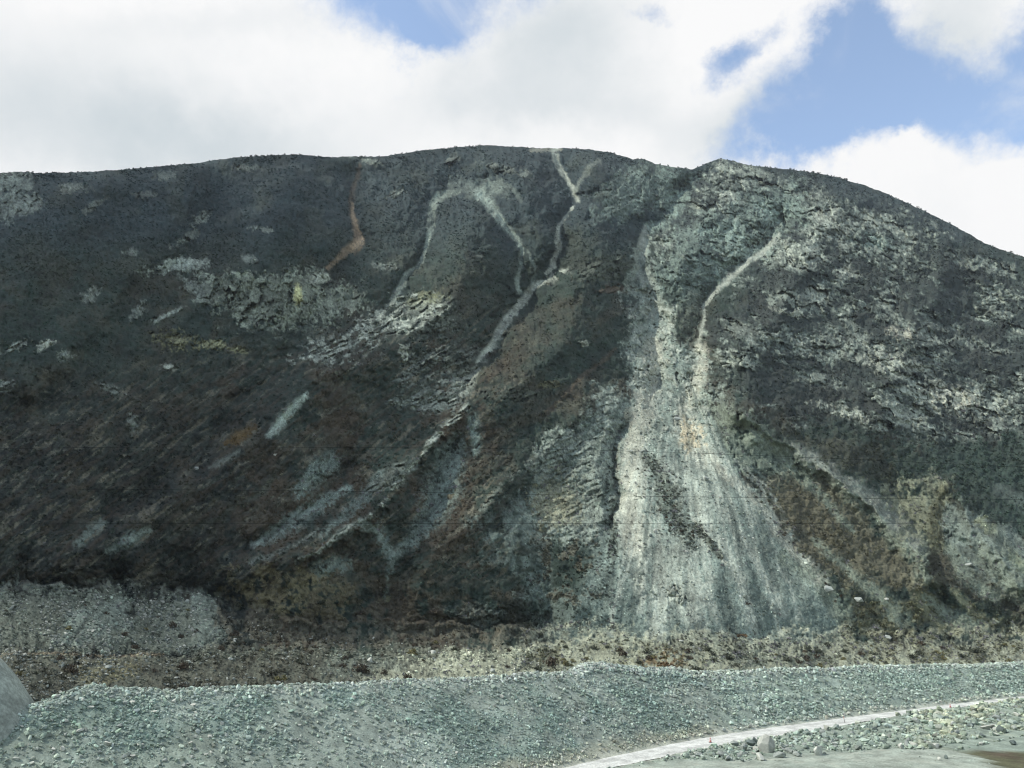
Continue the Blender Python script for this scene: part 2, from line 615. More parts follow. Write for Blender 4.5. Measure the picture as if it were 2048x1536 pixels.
str_v = ridged(PX * 2.2 + PY * 0.3, PY * 0.7, 40, 4, 74)
blk = ridged(PX, PY, 26, 4, 75)


# streaks of running stones: they fan out from the mouth of the great chute
fr_r = np.hypot(PX - 1345, PY - 560)
fr_a = np.arctan2(PX - 1345, np.maximum(PY - 560, 1))
flow = (fbm(fr_a * 420, fr_r * 0.10, 16, 4, 87) + .35 * fbm(fr_a * 500, fr_r * 0.12, 6, 3, 90)) * sstep(150, 420, fr_r) * sstep(1150, 1230, PX) + fbm((PX * .62 + PY * .78) * 0.15, (PX * .78 + PY * .62), 14, 3, 88) * sstep(1150, 1050, PX)


def kinds(m, kd):
    global veg, rock, scree
    veg = veg * (1 - m) + (m if kd == 'veg' else 0)
    rock = rock * (1 - m) + (m if kd == 'rock' else 0)
    scree = scree * (1 - m) + (m if kd == 'scree' else 0)


def area(pts, kd, col, amount=1.0, soft=10.0, rag=16.0, brk=None, lo=0.0, hi=0.3):
    k = bbox(pts, 60)
    s = poly_sdf(wx[k], wy[k], pts) + rag * 1.3 * nB[k] + rag * 0.9 * nC[k] + rag * .5 * nD[k]
    m = sstep(-soft, soft, s) * amount
    if brk is not None:
        m = m * sstep(lo, hi, brk[k])
    full = np.zeros(shape)
    full[k] = m
    lay(full, col)
    kinds(full, kd)


def track(pts, kd, col, amount=1.0, rag=0.9, brk=None, lo=0.0, hi=0.3, edge=0.6):
    k = bbox(pts, 60)
    jx = PX[k] + 0.3 * (wx[k] - PX[k]) + 4 * nC[k]
    jy = PY[k] + 0.3 * (wy[k] - PY[k]) + 3 * nD[k]
    d, wd = dist_line(jx, jy, pts)
    q = d / wd + rag * (nC[k] * 0.9 + nB[k] * 0.7 + nD[k] * .6)
    m = sstep(1.0 + edge, 1.0 - edge, q) * amount
    if brk is not None:
        m = m * sstep(lo, hi, brk[k])
    full = np.zeros(shape)
    full[k] = m
    lay(full, col)
    kinds(full, kd)


def spot(cx, cy, rx, ry, kd, col, amount=1.0, rag=0.6, rot=0.0, brk=None, lo=0.0, hi=0.3):
    pts = [(cx - rx, cy - rx), (cx + rx, cy + rx)]
    k = bbox(pts, 40)
    c, s = math.cos(R(rot)), math.sin(R(rot))
    dx, dyy = PX[k] - cx, PY[k] - cy
    q = np.hypot((dx * c + dyy * s) / rx, (dyy * c - dx * s) / ry) + rag * (1.2 * nC[k] + 1.0 * nB[k] + .6 * nD[k])
    m = sstep(1.25, 0.7, q) * amount
    if brk is not None:
        m = m * sstep(lo, hi, brk[k])
    full = np.zeros(shape)
    full[k] = m
    lay(full, col)
    kinds(full, kd)


# --- rock of the right hand face
right_face = [(1395, 345), (1470, 330), (1620, 365), (1800, 430), (1950, 520), (2080, 590), (2200, 900), (1990, 905), (1880, 890),
              (1750, 860), (1600, 835), (1500, 800), (1440, 740), (1420, 660), (1500, 570), (1420, 520), (1330, 530), (1300, 480), (1350, 400)]
area(right_face, 'veg', srgb(54, 61, 61) * K, 0.8, 24, 30)
area(right_face, 'rock', ROCKD * .9, 0.8, 24, 30, gate, -0.10, 0.16)
area(right_face, 'rock', ROCK * .95, 0.85, 24, 30, gate + .05 * big_r, 0.10, 0.30)
area(right_face, 'rock', ROCKL, 0.65, 24, 30, gate + .25 * nC, 0.34, 0.56)
area([(1480, 395), (1590, 370), (1625, 420), (1550, 490), (1480, 540), (1420, 575), (1350, 620), (1300, 575), (1330, 500), (1355, 450), (1440, 425)],
     'rock', ROCKT * 0.85, 0.8, 25, 30, blk + nA * 0.5 + 0.3 * nC, -0.05, 0.3)
area([(1190, 400), (1230, 350), (1280, 325), (1390, 342), (1345, 400), (1290, 425), (1200, 440)], 'rock', ROCKT * 0.8, 0.75, 14, 20, blk + 0.4 * nB, -0.1, 0.3)
area([(1380, 350), (1400, 345), (1385, 390), (1350, 430), (1300, 480), (1290, 470), (1330, 410)], 'rock', ROCKT, 0.9, 8, 12, blk + 0.4 * nB, -0.3, 0.1)
for cx, cy, rx, ry, cl in [(1915, 800, 95, 34, ROCKL), (1900, 790, 45, 28, BEIGE), (1600, 608, 58, 22, ROCK), (1590, 625, 40, 8, ROCKL),
                           (1700, 690, 70, 32, ROCK), (1790, 725, 70, 26, ROCKL * .9), (1690, 545, 30, 10, ROCKL), (1860, 655, 70, 12, ROCK),
                           (1960, 530, 80, 16, ROCK), (1740, 480, 40, 14, ROCKT), (1560, 420, 50, 22, ROCKT), (1690, 825, 55, 12, ROCKL),
                           (1800, 665, 30, 10, BEIGE), (1950, 690, 70, 14, ROCK), (1640, 760, 50, 14, ROCK), (2000, 860, 40, 14, ROCK),
                           (1480, 660, 30, 16, ROCK * .7), (1510, 350, 30, 14, ROCK), (1450, 480, 50, 30, ROCKT), (1420, 800, 50, 26, ROCK * .8)]:
    spot(cx, cy, rx, ry, 'rock', cl, 0.9, 0.8, 12, str_r * .6 + .5 * (c2r - .5) + 0.5 * nC + .2, -0.15, 0.15)

# --- cliffs and outcrops of the left half
cliff = [(385, 560), (420, 548), (470, 548), (520, 552), (640, 545), (655, 575), (720, 570), (740, 600), (690, 620), (640, 645), (560, 660), (500, 650), (450, 625), (400, 595)]
CG = srgb(110, 118, 108) * K
area(cliff, 'rock', CG * 0.92, 0.92, 10, 26)
area(cliff, 'rock', CG * 1.25, 0.7, 10, 22, str_v + 0.4 * nC + .8 * nA, 0.30, 0.65)
area(cliff, 'veg', DGREEN, 0.8, 10, 22, nB + .6 * nC, 0.26, 0.48)
spot(640, 556, 22, 10, 'rock', ROCKL, 0.95)
spot(595, 590, 8, 22, 'rock', srgb(190, 190, 140) * K, 0.7)
area([(275, 552), (300, 530), (350, 508), (410, 505), (425, 530), (380, 540), (330, 548)], 'rock', ROCK, 0.95, 6, 12, str_v + 0.5, 0.0, 0.4)
area([(350, 560), (400, 555), (420, 600), (380, 590)], 'rock', ROCK * .75, 0.8, 6, 12, blk, -0.1, 0.3)
area([(590, 725), (620, 690), (700, 650), (790, 600), (880, 585), (895, 615), (850, 660), (760, 690), (690, 725)], 'rock', ROCK * .85, 0.9, 12, 18, str_l + 0.3 * nC, 0.28, 0.5)
area([(590, 725), (620, 690), (700, 650), (790, 600), (880, 585), (895, 615), (850, 660), (760, 690), (690, 725)], 'rock', ROCKL * .72, 0.85, 14, 24, str_l + 0.3 * nC, 0.46, 0.66)
spot(850, 600, 36, 16, 'rock', srgb(120, 124, 100) * K, 0.7, 0.8, -10, blk, -0.2, 0.2)
spot(860, 640, 60, 40, 'rock', ROCK * .7, 0.7, 0.8, 0, blk + nC * .5, 0.05, 0.35)
area([(-40, 345), (45, 343), (80, 360), (90, 400), (50, 430), (0, 440), (-40, 440)], 'rock', ROCK * .72, 0.85, 10, 14, blk + 0.4 * nC, -0.2, 0.25)
for cx, cy, rx, ry, rot, cl in [(350, 680, 34, 18, 10, OLIVE * 1.3), (402, 437, 28, 9, -25, ROCK * .8), (370, 478, 26, 8, -30, ROCK * .8), (522, 458, 24, 6, 10, ROCK * .8),
                                (810, 705, 12, 14, 0, ROCKL), (425, 690, 24, 9, 0, OLIVE * 1.5), (470, 700, 20, 6, 10, OLIVE * 1.4), (88, 692, 22, 8, -25, ROCKL), (35, 690, 26, 8, -20, ROCK),
                                (130, 710, 16, 9, 0, ROCK), (275, 622, 20, 11, -50, ROCK * .8), (330, 632, 30, 5, -25, ROCK), (180, 590, 24, 10, -40, ROCK * .8), (500, 517, 16, 7, 0, ROCK * .7),
                                (150, 375, 26, 12, 0, ROCK * .5), (330, 350, 20, 10, 0, ROCK * .5), (490, 335, 26, 7, 0, ROCK * .5), (260, 505, 14, 7, 0, ROCK * .6), (190, 410, 34, 7, -30, ROCK * .5),
                                (290, 390, 20, 7, 0, ROCK * .5), (340, 735, 16, 6, 0, ROCKL), (215, 775, 30, 8, 20, ROCK * .8), (265, 850, 12, 22, 0, ROCK * .6), (8, 770, 18, 12, 0, ROCK),
                                (1000, 335, 34, 8, 15, ROCK * .7), (1050, 345, 16, 7, 20, ROCK * .8), (795, 385, 22, 6, -15, ROCK * .7), (905, 318, 14, 8, -40, ROCK * .5),
                                (735, 322, 24, 6, 15, ROCK * .8), (770, 532, 26, 8, 5, ROCK * .6), (950, 510, 16, 7, 0, ROCK * .4), (1170, 687, 9, 6, 0, ROCKL), (1095, 770, 26, 8, 0, OLIVE),
                                (1210, 540, 60, 22, -20, GREYV * .8), (1040, 790, 60, 12, 0, GREYV * .6), (1230, 580, 30, 8, 0, RBROWN * 1.3), (880, 700, 30, 8, -20, ROCK * .6)]:
    spot(cx, cy, rx, ry, 'rock', cl, 0.85, 0.9, rot, blk + 0.6 * nC + 0.4, 0.0, 0.5)
area([(790, 810), (860, 770), (920, 745), (960, 735), (950, 780), (915, 810), (860, 820)], 'rock', ROCK * .9, 0.85, 10, 14, str_l * .6 + blk * .5 + .3 * nC, 0.12, 0.4)
area([(860, 700), (960, 690), (975, 720), (900, 745), (800, 780), (780, 760)], 'rock', ROCK * .7, 0.8, 10, 14, str_l + .3 * nC, 0.3, 0.55)

# --- tracks of running stones in the upper face
track([(720, 330, 3.6), (705, 380, 4.3), (702, 410, 5.8), (712, 450, 6.5), (718, 470, 7.2)], 'scree', TAN * .3, 0.6, 0.45)
track([(705, 405, 2.9), (712, 450, 5.0), (716, 475, 10.1), (712, 488, 13.0), (690, 500, 8.6), (672, 520, 5.8), (655, 535, 4.3)], 'scree', TAN * .75, 0.85, 0.45)
track([(722, 478, 5.8), (712, 488, 7.2), (700, 494, 5.8)], 'scree', TAN * 1.2, 0.9, 0.6)
track([(912, 382, 5.8), (880, 395, 8.6), (862, 425, 7.2), (856, 470, 5.0), (850, 505, 3.6), (835, 530, 3.6), (810, 548, 5.0), (800, 575, 6.5), (788, 600, 7.2)], 'scree', TEAL * 1.0, 0.9, 0.45)
area([(905, 375), (940, 358), (985, 357), (1020, 372), (1010, 395), (990, 400), (975, 392), (940, 390)], 'scree', TEAL * .75, 0.75, 12, 14)
track([(1000, 365, 5.0), (1025, 378, 5.0), (1045, 402, 3.6)], 'scree', TEAL * .6, 0.6, 0.45)
track([(955, 385, 10.1), (980, 410, 10.1), (995, 440, 8.6), (1015, 460, 7.2), (1032, 480, 6.5), (1042, 500, 5.0), (1042, 530, 3.6), (1035, 560, 4.3), (1040, 582, 4.3)], 'scree', TEAL * 1.15, 0.9, 0.45)
track([(1055, 500, 2.2), (1068, 520, 2.2), (1075, 545, 2.2), (1065, 570, 2.2)], 'scree', TEAL * .7, 0.7, 0.45)
track([(1062, 301, 3.6), (1085, 300, 4.3), (1112, 301, 5.0), (1120, 303, 3.6)], 'scree', BEIGE * .55, 0.8, 0.45)
track([(1108, 303, 7.2), (1112, 325, 6.5), (1122, 345, 5.0), (1140, 365, 3.6), (1150, 378, 5.8), (1150, 390, 4.3), (1158, 400, 2.9)], 'scree', SCREE * .85, 0.9, 0.45)
track([(1198, 325, 4.3), (1178, 340, 5.8), (1160, 362, 4.3), (1152, 380, 3.6)], 'scree', ROCK * .7, 0.8, 0.45)
track([(1150, 412, 2.2), (1130, 435, 2.9), (1115, 460, 4.3), (1112, 480, 5.8), (1115, 500, 5.8), (1105, 520, 5.0), (1108, 532, 5.0), (1095, 545, 3.6)], 'scree', SCREE * .95, 0.9, 0.45)
track([(1140, 540, 7), (1110, 551, 8), (1080, 566, 6)], 'rock', ROCKL * .8, 0.8, 1.3, c2r + .5 * nC - .3, 0, .3)
track([(1085, 562, 5.8), (1062, 580, 6.5), (1045, 600, 6.5), (1030, 620, 5.8), (1012, 645, 8.6), (1000, 665, 7.9), (985, 690, 7.2), (968, 708, 5.8), (955, 725, 4.3)], 'scree', SCREE * 1.05, 0.95, 0.45)
track([(955, 735, 7.2), (935, 755, 14.4), (920, 775, 13.0), (912, 800, 11.5)], 'rock', ROCKL * .8, 0.8, 0.45, blk + nC * .5, 0.0, .3)

track([(1560, 470, 3.6), (1540, 492, 5.0), (1500, 522, 5.8), (1460, 556, 5.8), (1425, 590, 5.0), (1407, 615, 3.6), (1410, 645, 3.6), (1402, 680, 4.3), (1395, 712, 5.8)], 'scree', SCREE * .9, 0.92, 0.5)
track([(1530, 420, 7.2), (1520, 460, 11.5), (1480, 500, 14.4), (1440, 540, 10.1)], 'rock', ROCKT * 1.0, 0.6, 0.9)

area([(1338, 590), (1398, 590), (1405, 700), (1355, 700)], 'scree', GREYV * 1.1, 0.75, 14, 26, nB + nC + .4, 0., .5)

# --- the great chute and its fan of scree
area([(1268, 490), (1298, 486), (1310, 560), (1332, 620), (1350, 680), (1395, 705), (1415, 740), (1430, 790), (1400, 830), (1440, 880), (1500, 960), (1545, 1045), (1600, 1120),
      (1690, 1220), (1665, 1272), (1500, 1276), (1300, 1276), (1190, 1262), (1165, 1180), (1215, 1060), (1238, 940), (1250, 860), (1268, 780), (1258, 690), (1285, 640), (1264, 560)],
     'scree', TEAL * 1.12, 0.95, 14, 24)
track([(1295, 455, 5), (1288, 470, 6), (1285, 490, 8)], 'scree', SCREE * .8, 0.9)
track([(1282, 490, 12), (1285, 540, 18), (1300, 590, 22), (1310, 630, 24), (1300, 670, 32)], 'scree', SCREE * .72, 0.7, 0.7, nC + nB + .3, -0.1, .4)
spot(1280, 690, 26, 26, 'rock', TEAL * .9, 0.7, 0.9)
track([(1310, 700, 22), (1300, 760, 22), (1285, 820, 24), (1270, 880, 24), (1265, 940, 24), (1262, 1010, 28), (1265, 1080, 28), (1275, 1140, 22), (1285, 1190, 12)], 'scree', BEIGE, 0.85, 0.6)
track([(1400, 700, 14), (1395, 750, 16), (1375, 800, 16), (1365, 850, 22), (1385, 890, 24), (1420, 930, 26), (1450, 970, 14)], 'scree', BEIGE, 0.85, 0.7)
track([(1340, 690, 20), (1345, 760, 22), (1335, 830, 22)], 'scree', TEAL * 1.1, 0.7, 0.9, nB + nC + .3, 0, .4)
track([(1325, 840, 12), (1320, 880, 16), (1330, 905, 12)], 'scree', TEAL * .75, 0.8, 0.9)
spot(1382, 870, 24, 30, 'scree', srgb(205, 190, 160) * K, 0.6, 0.8)
track([(1330, 940, 20), (1370, 960, 40), (1420, 1000, 44), (1400, 1080, 20), (1340, 1120, 40), (1370, 1200, 46)], 'scree', SCREE, 0.65, 0.7)
track([(1425, 940, 16), (1470, 1000, 26), (1520, 1080, 30), (1570, 1160, 34), (1620, 1240, 36)], 'scree', TEAL * .82, 0.9, 0.6)
track([(1440, 1140, 8), (1446, 1190, 14), (1455, 1250, 16)], 'scree', TEALD * .98, 0.85, 0.7)
track([(1500, 1150, 8), (1530, 1230, 14), (1560, 1250, 26), (1640, 1245, 34)], 'scree', TEALD * .98, 0.85, 0.7)
track([(1400, 1020, 6), (1440, 1080, 8), (1480, 1160, 9), (1500, 1210, 14), (1508, 1240, 18)], 'scree', SCREE * 1.0, 0.9, 0.4)
track([(1445, 1020, 6), (1490, 1080, 7), (1525, 1150, 8), (1560, 1210, 10), (1568, 1228, 10)], 'scree', SCREE * .98, 0.9, 0.4)
track([(1385, 1035, 4), (1420, 1075, 5), (1450, 1125, 5)], 'scree', BEIGE * 1.1, 0.8, 0.6)
track([(1420, 925, 8), (1480, 965, 10), (1540, 1040, 10), (1590, 1110, 14), (1640, 1160, 14)], 'scree', BEIGE * .92, 0.75, 0.9)
track([(1540, 1080, 8), (1600, 1150, 10), (1650, 1210, 10)], 'scree', TEAL * 1.25, 0.6, 0.5)
track([(1210, 1080, 30), (1205, 1180, 36), (1150, 1250, 40), (1240, 1255, 34)], 'scree', TEALD * 1.15, 0.75, 0.6)
spot(1330, 1190, 34, 20, 'rock', SCREE * .9, 0.85, 0.8)
spot(1410, 1190, 16, 34, 'scree', SCREE * 1.0, 0.8, 0.8)
track([(1330, 1150, 8), (1322, 1215, 12), (1316, 1262, 16)], 'scree', SCREE * .95, 0.8, 0.5)
track([(1380, 1130, 8), (1385, 1200, 10), (1400, 1262, 18)], 'scree', SCREE * .9, 0.8, 0.5)
track([(1346, 1215, 8), (1352, 1262, 12)], 'scree', TEALD * 1.05, 0.7, 0.5)
track([(1262, 1130, 16), (1255, 1200, 20), (1265, 1255, 20)], 'scree', TEALD * 1.05, 0.7, 0.6)
track([(1296, 1195, 4), (1300, 1235, 6), (1306, 1268, 6)], 'scree', TEALD * .8, 0.85, 0.4)
# braided runs of fines and of coarser stone down the chute and the fan
rs = random.Random(21)
for q in range(46):
    a0 = rs.uniform(-.20, .47)
    p0 = rs.uniform(740, 1080)
    p1 = min(1266, p0 + rs.uniform(110, 330))
    pts = []
    for e in np.linspace(0, 1, 6):
        yy = p0 + (p1 - p0) * e
        xx = 1345 + math.tan(a0 * min(1, .35 + (yy - 700) / 420)) * (yy - 560) + rs.uniform(-4, 4)
        pts.append((xx, yy, (1.6 + 3.2 * e) * rs.uniform(.8, 1.2)))
    if rs.random() < .55:
        track(pts, 'scree', SCREE * rs.uniform(1.0, 1.15), .65, 1.0)
    else:
        track(pts, 'scree', TEALD * rs.uniform(.85, 1.05), .6, 1.2)
area([(1262, 560), (1330, 600), (1350, 680), (1420, 720), (1425, 800), (1395, 900), (1280, 880), (1262, 780), (1262, 690)], 'rock', SCREE * .95, .8, 10, 20, c2r + .5 * nC + .5 * nB, .66, .80)
area([(1262, 560), (1330, 600), (1350, 680), (1420, 720), (1425, 800), (1395, 900), (1280, 880), (1262, 780), (1262, 690)], 'rock', ROCK * .85, .5, 10, 20, c1r + .5 * nC + .6 * nB, .84, .98)
# shrubs running down the middle of the fan
track([(1290, 912, 8), (1315, 940, 14), (1330, 970, 18), (1340, 1010, 20), (1355, 1045, 20), (1375, 1075, 12), (1388, 1092, 6)], 'veg', GREYV * .95, 0.7, 1.5)
track([(1390, 1048, 8), (1412, 1072, 8), (1440, 1110, 6)], 'veg', GREYV * .85, 0.8, 1.1)
track([(1222, 1010, 6), (1228, 1060, 8), (1220, 1110, 9)], 'veg', GREYV * .8, 0.7, 1.2)

# --- bare rock rib left of the fan
rib = [(1215, 765), (1245, 800), (1245, 870), (1238, 950), (1215, 1040), (1180, 1100), (1100, 1085), (1065, 1000), (1065, 930), (1090, 890), (1150, 855), (1195, 800)]
area(rib, 'rock', ROCKD * 1.4, 0.9, 14, 26)
area(rib, 'rock', ROCK * 1.15, 0.85, 14, 24, ridged(PX * .8 + PY * .5, PY * .6 - PX * .4, 30, 4, 77) + .4 * nC, 0.05, 0.45)
area([(1090, 930), (1160, 960), (1150, 1040), (1100, 1060), (1075, 1000)], 'veg', OLIVE * .9, 0.6, 10, 16, nB + nC, -0.1, .3)
spot(1110, 1010, 40, 40, 'rock', srgb(150, 148, 124) * K, 0.55, 0.9)
area([(960, 1040), (1060, 1000), (1085, 1100), (1200, 1160), (1200, 1262), (1080, 1255), (1050, 1160), (990, 1110)], 'scree', TEALD * 1.2, 0.85, 22, 36, nA + nB + .5, 0.0, .5)
area([(1080, 1090), (1180, 1090), (1190, 1200), (1100, 1200)], 'veg', srgb(84, 80, 68) * K, 0.75, 14, 26, nB * 1.2 + nC * .5, 0.10, .3)
track([(1115, 880, 5), (1060, 925, 6), (1005, 968, 6), (960, 1015, 5), (930, 1050, 4)], 'rock', ROCK * .8, 0.7, 1.5, c2r - .35, 0, .3)
track([(1230, 700, 4), (1160, 760, 5), (1090, 830, 4)], 'veg', RBROWN * 1.2, 0.6, 1.2)

# --- screes of the left spurs
track([(612, 793, 6), (592, 810, 9), (570, 835, 10), (550, 855, 9), (533, 872, 5)], 'scree', TEAL * 1.41, 0.92, 0.90, nB + .8 * nC + nD * .5 + .68, 0.0, .55)
track([(600, 985, 14), (640, 940, 20), (665, 925, 18)], 'scree', TEALD * 1.57, 0.8, 1.35, nB + .8 * nC + nD * .5 + .68, 0.0, .55)
track([(700, 975, 6), (650, 1000, 11), (600, 1030, 15), (550, 1065, 14), (510, 1092, 8)], 'scree', TEALD * 1.77, 0.85, 1.20, nB + .8 * nC + nD * .5 + .68, 0.0, .55)
track([(765, 950, 8), (720, 1000, 11), (680, 1040, 9), (640, 1068, 6)], 'scree', TEALD * 1.66, 0.8, 1.35, nB + .8 * nC + nD * .5 + .68, 0.0, .55)
track([(915, 880, 16), (900, 930, 26), (885, 980, 34), (860, 1030, 28), (825, 1080, 14), (790, 1112, 9)], 'scree', TEALD * 1.70, 0.85, 1.05, nB + .8 * nC + nD * .5 + .68, 0.0, .55)
track([(946, 838, 11), (952, 870, 11), (950, 905, 8)], 'scree', TEALD * 1.77, 0.9, 0.75, nB + .8 * nC + nD * .5 + .68, 0.0, .55)
track([(875, 900, 5), (880, 940, 7)], 'scree', TEALD * 1.48, 0.7, 1.20, nB + .8 * nC + nD * .5 + .68, 0.0, .55)
track([(205, 1045, 8), (180, 1065, 10), (150, 1088, 5)], 'scree', TEALD * 1.48, 0.8, 1.50, nB + .8 * nC + nD * .5 + .68, 0.0, .55)
track([(300, 1060, 8), (260, 1078, 12), (215, 1100, 6)], 'scree', TEALD * 1.48, 0.75, 1.50, nB + .8 * nC + nD * .5 + .68, 0.0, .55)
track([(720, 1040, 8), (755, 1060, 14), (785, 1115, 10), (775, 1150, 4), (770, 1200, 4)], 'scree', TEALD * 1.66, 0.75, 1.35, nB + .8 * nC + nD * .5 + .68, 0.0, .55)
track([(690, 1130, 14), (640, 1140, 16)], 'scree', TEALD * 1.57, 0.7, 1.50, nB + .8 * nC + nD * .5 + .68, 0.0, .55)
track([(935, 812, 5), (900, 845, 7), (865, 880, 6), (840, 920, 4), (800, 965, 5), (760, 1010, 4), (740, 1028, 3)], 'rock', ROCKL * 1.05, 0.95, 0.9, c2r - .25, 0, .3)
track([(830, 930, 16), (780, 960, 18), (740, 980, 12)], 'rock', ROCK * .7, 0.7, 0.9)
track([(740, 1030, 5), (690, 1058, 6), (640, 1100, 5), (590, 1125, 4)], 'rock', ROCK * .95, 0.8, 0.8)
track([(640, 1055, 4), (560, 1105, 4), (500, 1130, 4)], 'rock', ROCK * .7, 0.7, 0.9)
track([(480, 905, 4), (440, 925, 6), (420, 935, 3)], 'scree', ROCK * .7, 0.7, 0.9)
track([(500, 860, 10), (470, 880, 12), (450, 890, 4)], 'veg', srgb(120, 96, 50) * K * .7, 0.6, 1.0)
track([(560, 930, 8), (530, 980, 6), (430, 1040, 6), (330, 1080, 4)], 'veg', GREYV * .5, 0.6, 1.2)
spot(900, 992, 8, 4, 'veg', srgb(110, 92, 62) * K, 0.6)
spot(770, 1198, 14, 5, 'veg', OLIVE * 1.2, 0.8, 0.8, -25)
area([(900, 1212), (1000, 1200), (1015, 1240), (930, 1250)], 'rock', TEAL * .7, 0.85, 8, 14, nC + nB + .4, 0., .3)

# --- lower right slopes
area([(1405, 800), (1480, 815), (1560, 870), (1640, 925), (1760, 1000), (1835, 1085), (1870, 1180), (1830, 1160), (1760, 1060), (1680, 1000), (1600, 960), (1520, 940), (1460, 900)],
     'scree', GREYV * 1.6, 0.85, 14, 28, nB + nC + .55, 0.0, .5)
track([(1590, 895, 10), (1660, 940, 12), (1740, 995, 14), (1800, 1050, 14), (1835, 1095, 10)], 'scree', SCREE * .66, 0.75, 1.4)
area([(1530, 975), (1580, 950), (1640, 965), (1700, 1010), (1780, 1080), (1850, 1190), (1790, 1180), (1700, 1160), (1610, 1110), (1560, 1050)], 'veg', srgb(96, 94, 80) * K, 0.8, 14, 30)
area([(1540, 860), (1640, 840), (1800, 890), (2200, 880), (2200, 1100), (1960, 1040), (1890, 1005), (1890, 960), (1790, 955), (1700, 945), (1640, 905)], 'veg', DGREEN * 1.15, 0.85, 14, 24)
area([(1560, 850), (1700, 870), (1800, 910), (1780, 950), (1660, 920)], 'veg', DBROWN * 1.15, 0.6, 14, 24)
area([(1770, 960), (1880, 955), (1895, 1010), (1870, 1090), (1850, 1110), (1810, 1050)], 'scree', srgb(126, 130, 112) * K, 0.75, 12, 26, nC + nB + .5, 0.0, .45)
area([(1880, 1010), (1950, 1020), (1990, 1060), (2200, 1120), (2200, 1260), (2060, 1230), (1960, 1180), (1890, 1120)], 'scree', TEAL * .78, 0.85, 12, 22, nC + nB + .6, 0.0, .5)
track([(1960, 1040, 8), (2010, 1090, 12), (2060, 1150, 12), (2120, 1200, 12)], 'scree', srgb(132, 140, 118) * K, 0.7, 1.0)
track([(1880, 980, 12), (1868, 1060, 12), (1870, 1120, 14), (1880, 1160, 18)], 'veg', OLIVE * .6, 0.75, 1.0)
track([(1880, 1130, 26), (1940, 1160, 24), (2010, 1200, 24), (2100, 1240, 26)], 'veg', DBROWN * 1.25, 0.85, 0.9)
area([(1660, 1170), (1760, 1190), (1850, 1190), (1960, 1230), (2100, 1270), (1700, 1290)], 'veg', OLIVE * .75, 0.75, 14, 24, nB + .35, 0.0, .4)
for p in ([(1830, 1190, 8), (1855, 1220, 10), (1875, 1250, 8)], [(1760, 1190, 6), (1780, 1220, 7), (1795, 1245, 6)], [(1910, 1180, 6), (1935, 1210, 9), (1960, 1235, 6)]):
    track(p, 'scree', srgb(128, 130, 108) * K, 0.55, 1.2)
area([(1600, 1130), (1680, 1170), (1730, 1230), (1680, 1260), (1640, 1200)], 'scree', GREYV * 1.2, 0.75, 10, 20, nC + nB + .4, 0., .4)
for p in ([(1500, 850, 8), (1560, 905, 12), (1640, 990, 9), (1700, 1060, 6)], [(1630, 1080, 6), (1700, 1140, 10), (1760, 1195, 14), (1800, 1240, 16)],
          [(1560, 1110, 8), (1620, 1160, 14), (1680, 1215, 18)], [(1960, 1110, 16), (2020, 1170, 20), (2090, 1230, 20)], [(1900, 1100, 12), (1930, 1150, 14), (1990, 1195, 12)],
          [(1850, 1195, 8), (1900, 1235, 14), (1960, 1262, 14)]):
    track(p, 'scree', GREYV * 1.7, 0.8, 1.3, nB + .8 * nC + .6, 0.0, .5)
spot(2010, 1080, 30, 26, 'scree', TEAL * .6, 0.7)
track([(2000, 980, 12), (2060, 1010, 18)], 'scree', TEALD * .7, 0.7, 1.0)

# --- terrace at the foot
area([(-900, 1182), (250, 1176), (270, 1215), (300, 1192), (415, 1190), (470, 1280), (420, 1308), (-900, 1310)], 'scree', RUBB * .72, 0.9, 16, 34)
area([(130, 1240), (250, 1180), (262, 1240), (200, 1290), (120, 1300)], 'scree', TEAL * .9, 0.75, 10, 14)
area([(370, 1190), (410, 1192), (460, 1270), (400, 1290)], 'scree', TEAL * .9, 0.6, 10, 14)
area([(440, 1160), (600, 1140), (720, 1170), (700, 1240), (560, 1230), (430, 1190)], 'scree', srgb(118, 112, 88) * K, 0.65, 12, 20, nC + nB + .35, 0.0, .4)
area([(-900, 1306), (430, 1302), (540, 1294), (700, 1302), (860, 1300), (1050, 1285), (1120, 1300), (1050, 1480), (-900, 1480)], 'scree', srgb(92, 95, 86) * K, 0.9, 8, 14)
area([(430, 1200), (560, 1235), (820, 1250), (1050, 1262), (1050, 1290), (700, 1300), (480, 1295)], 'scree', RUBB * .6, 0.8, 14, 30, nB + nC + .35, 0., .5)
area([(1000, 1278), (1130, 1262), (1400, 1275), (1700, 1275), (2400, 1262), (2400, 1480), (560, 1480), (680, 1368), (860, 1325)], 'scree', srgb(152, 156, 140) * K, 0.9, 16, 36)
area([(150, 1320), (270, 1312), (265, 1345), (220, 1390), (150, 1400)], 'scree', srgb(118, 115, 92) * K, 0.7, 14, 24, nB + nC + .4, 0.0, .5)
area([(640, 1320), (720, 1300), (800, 1345), (640, 1370)], 'scree', RUBB * .8, 0.7, 10, 14)
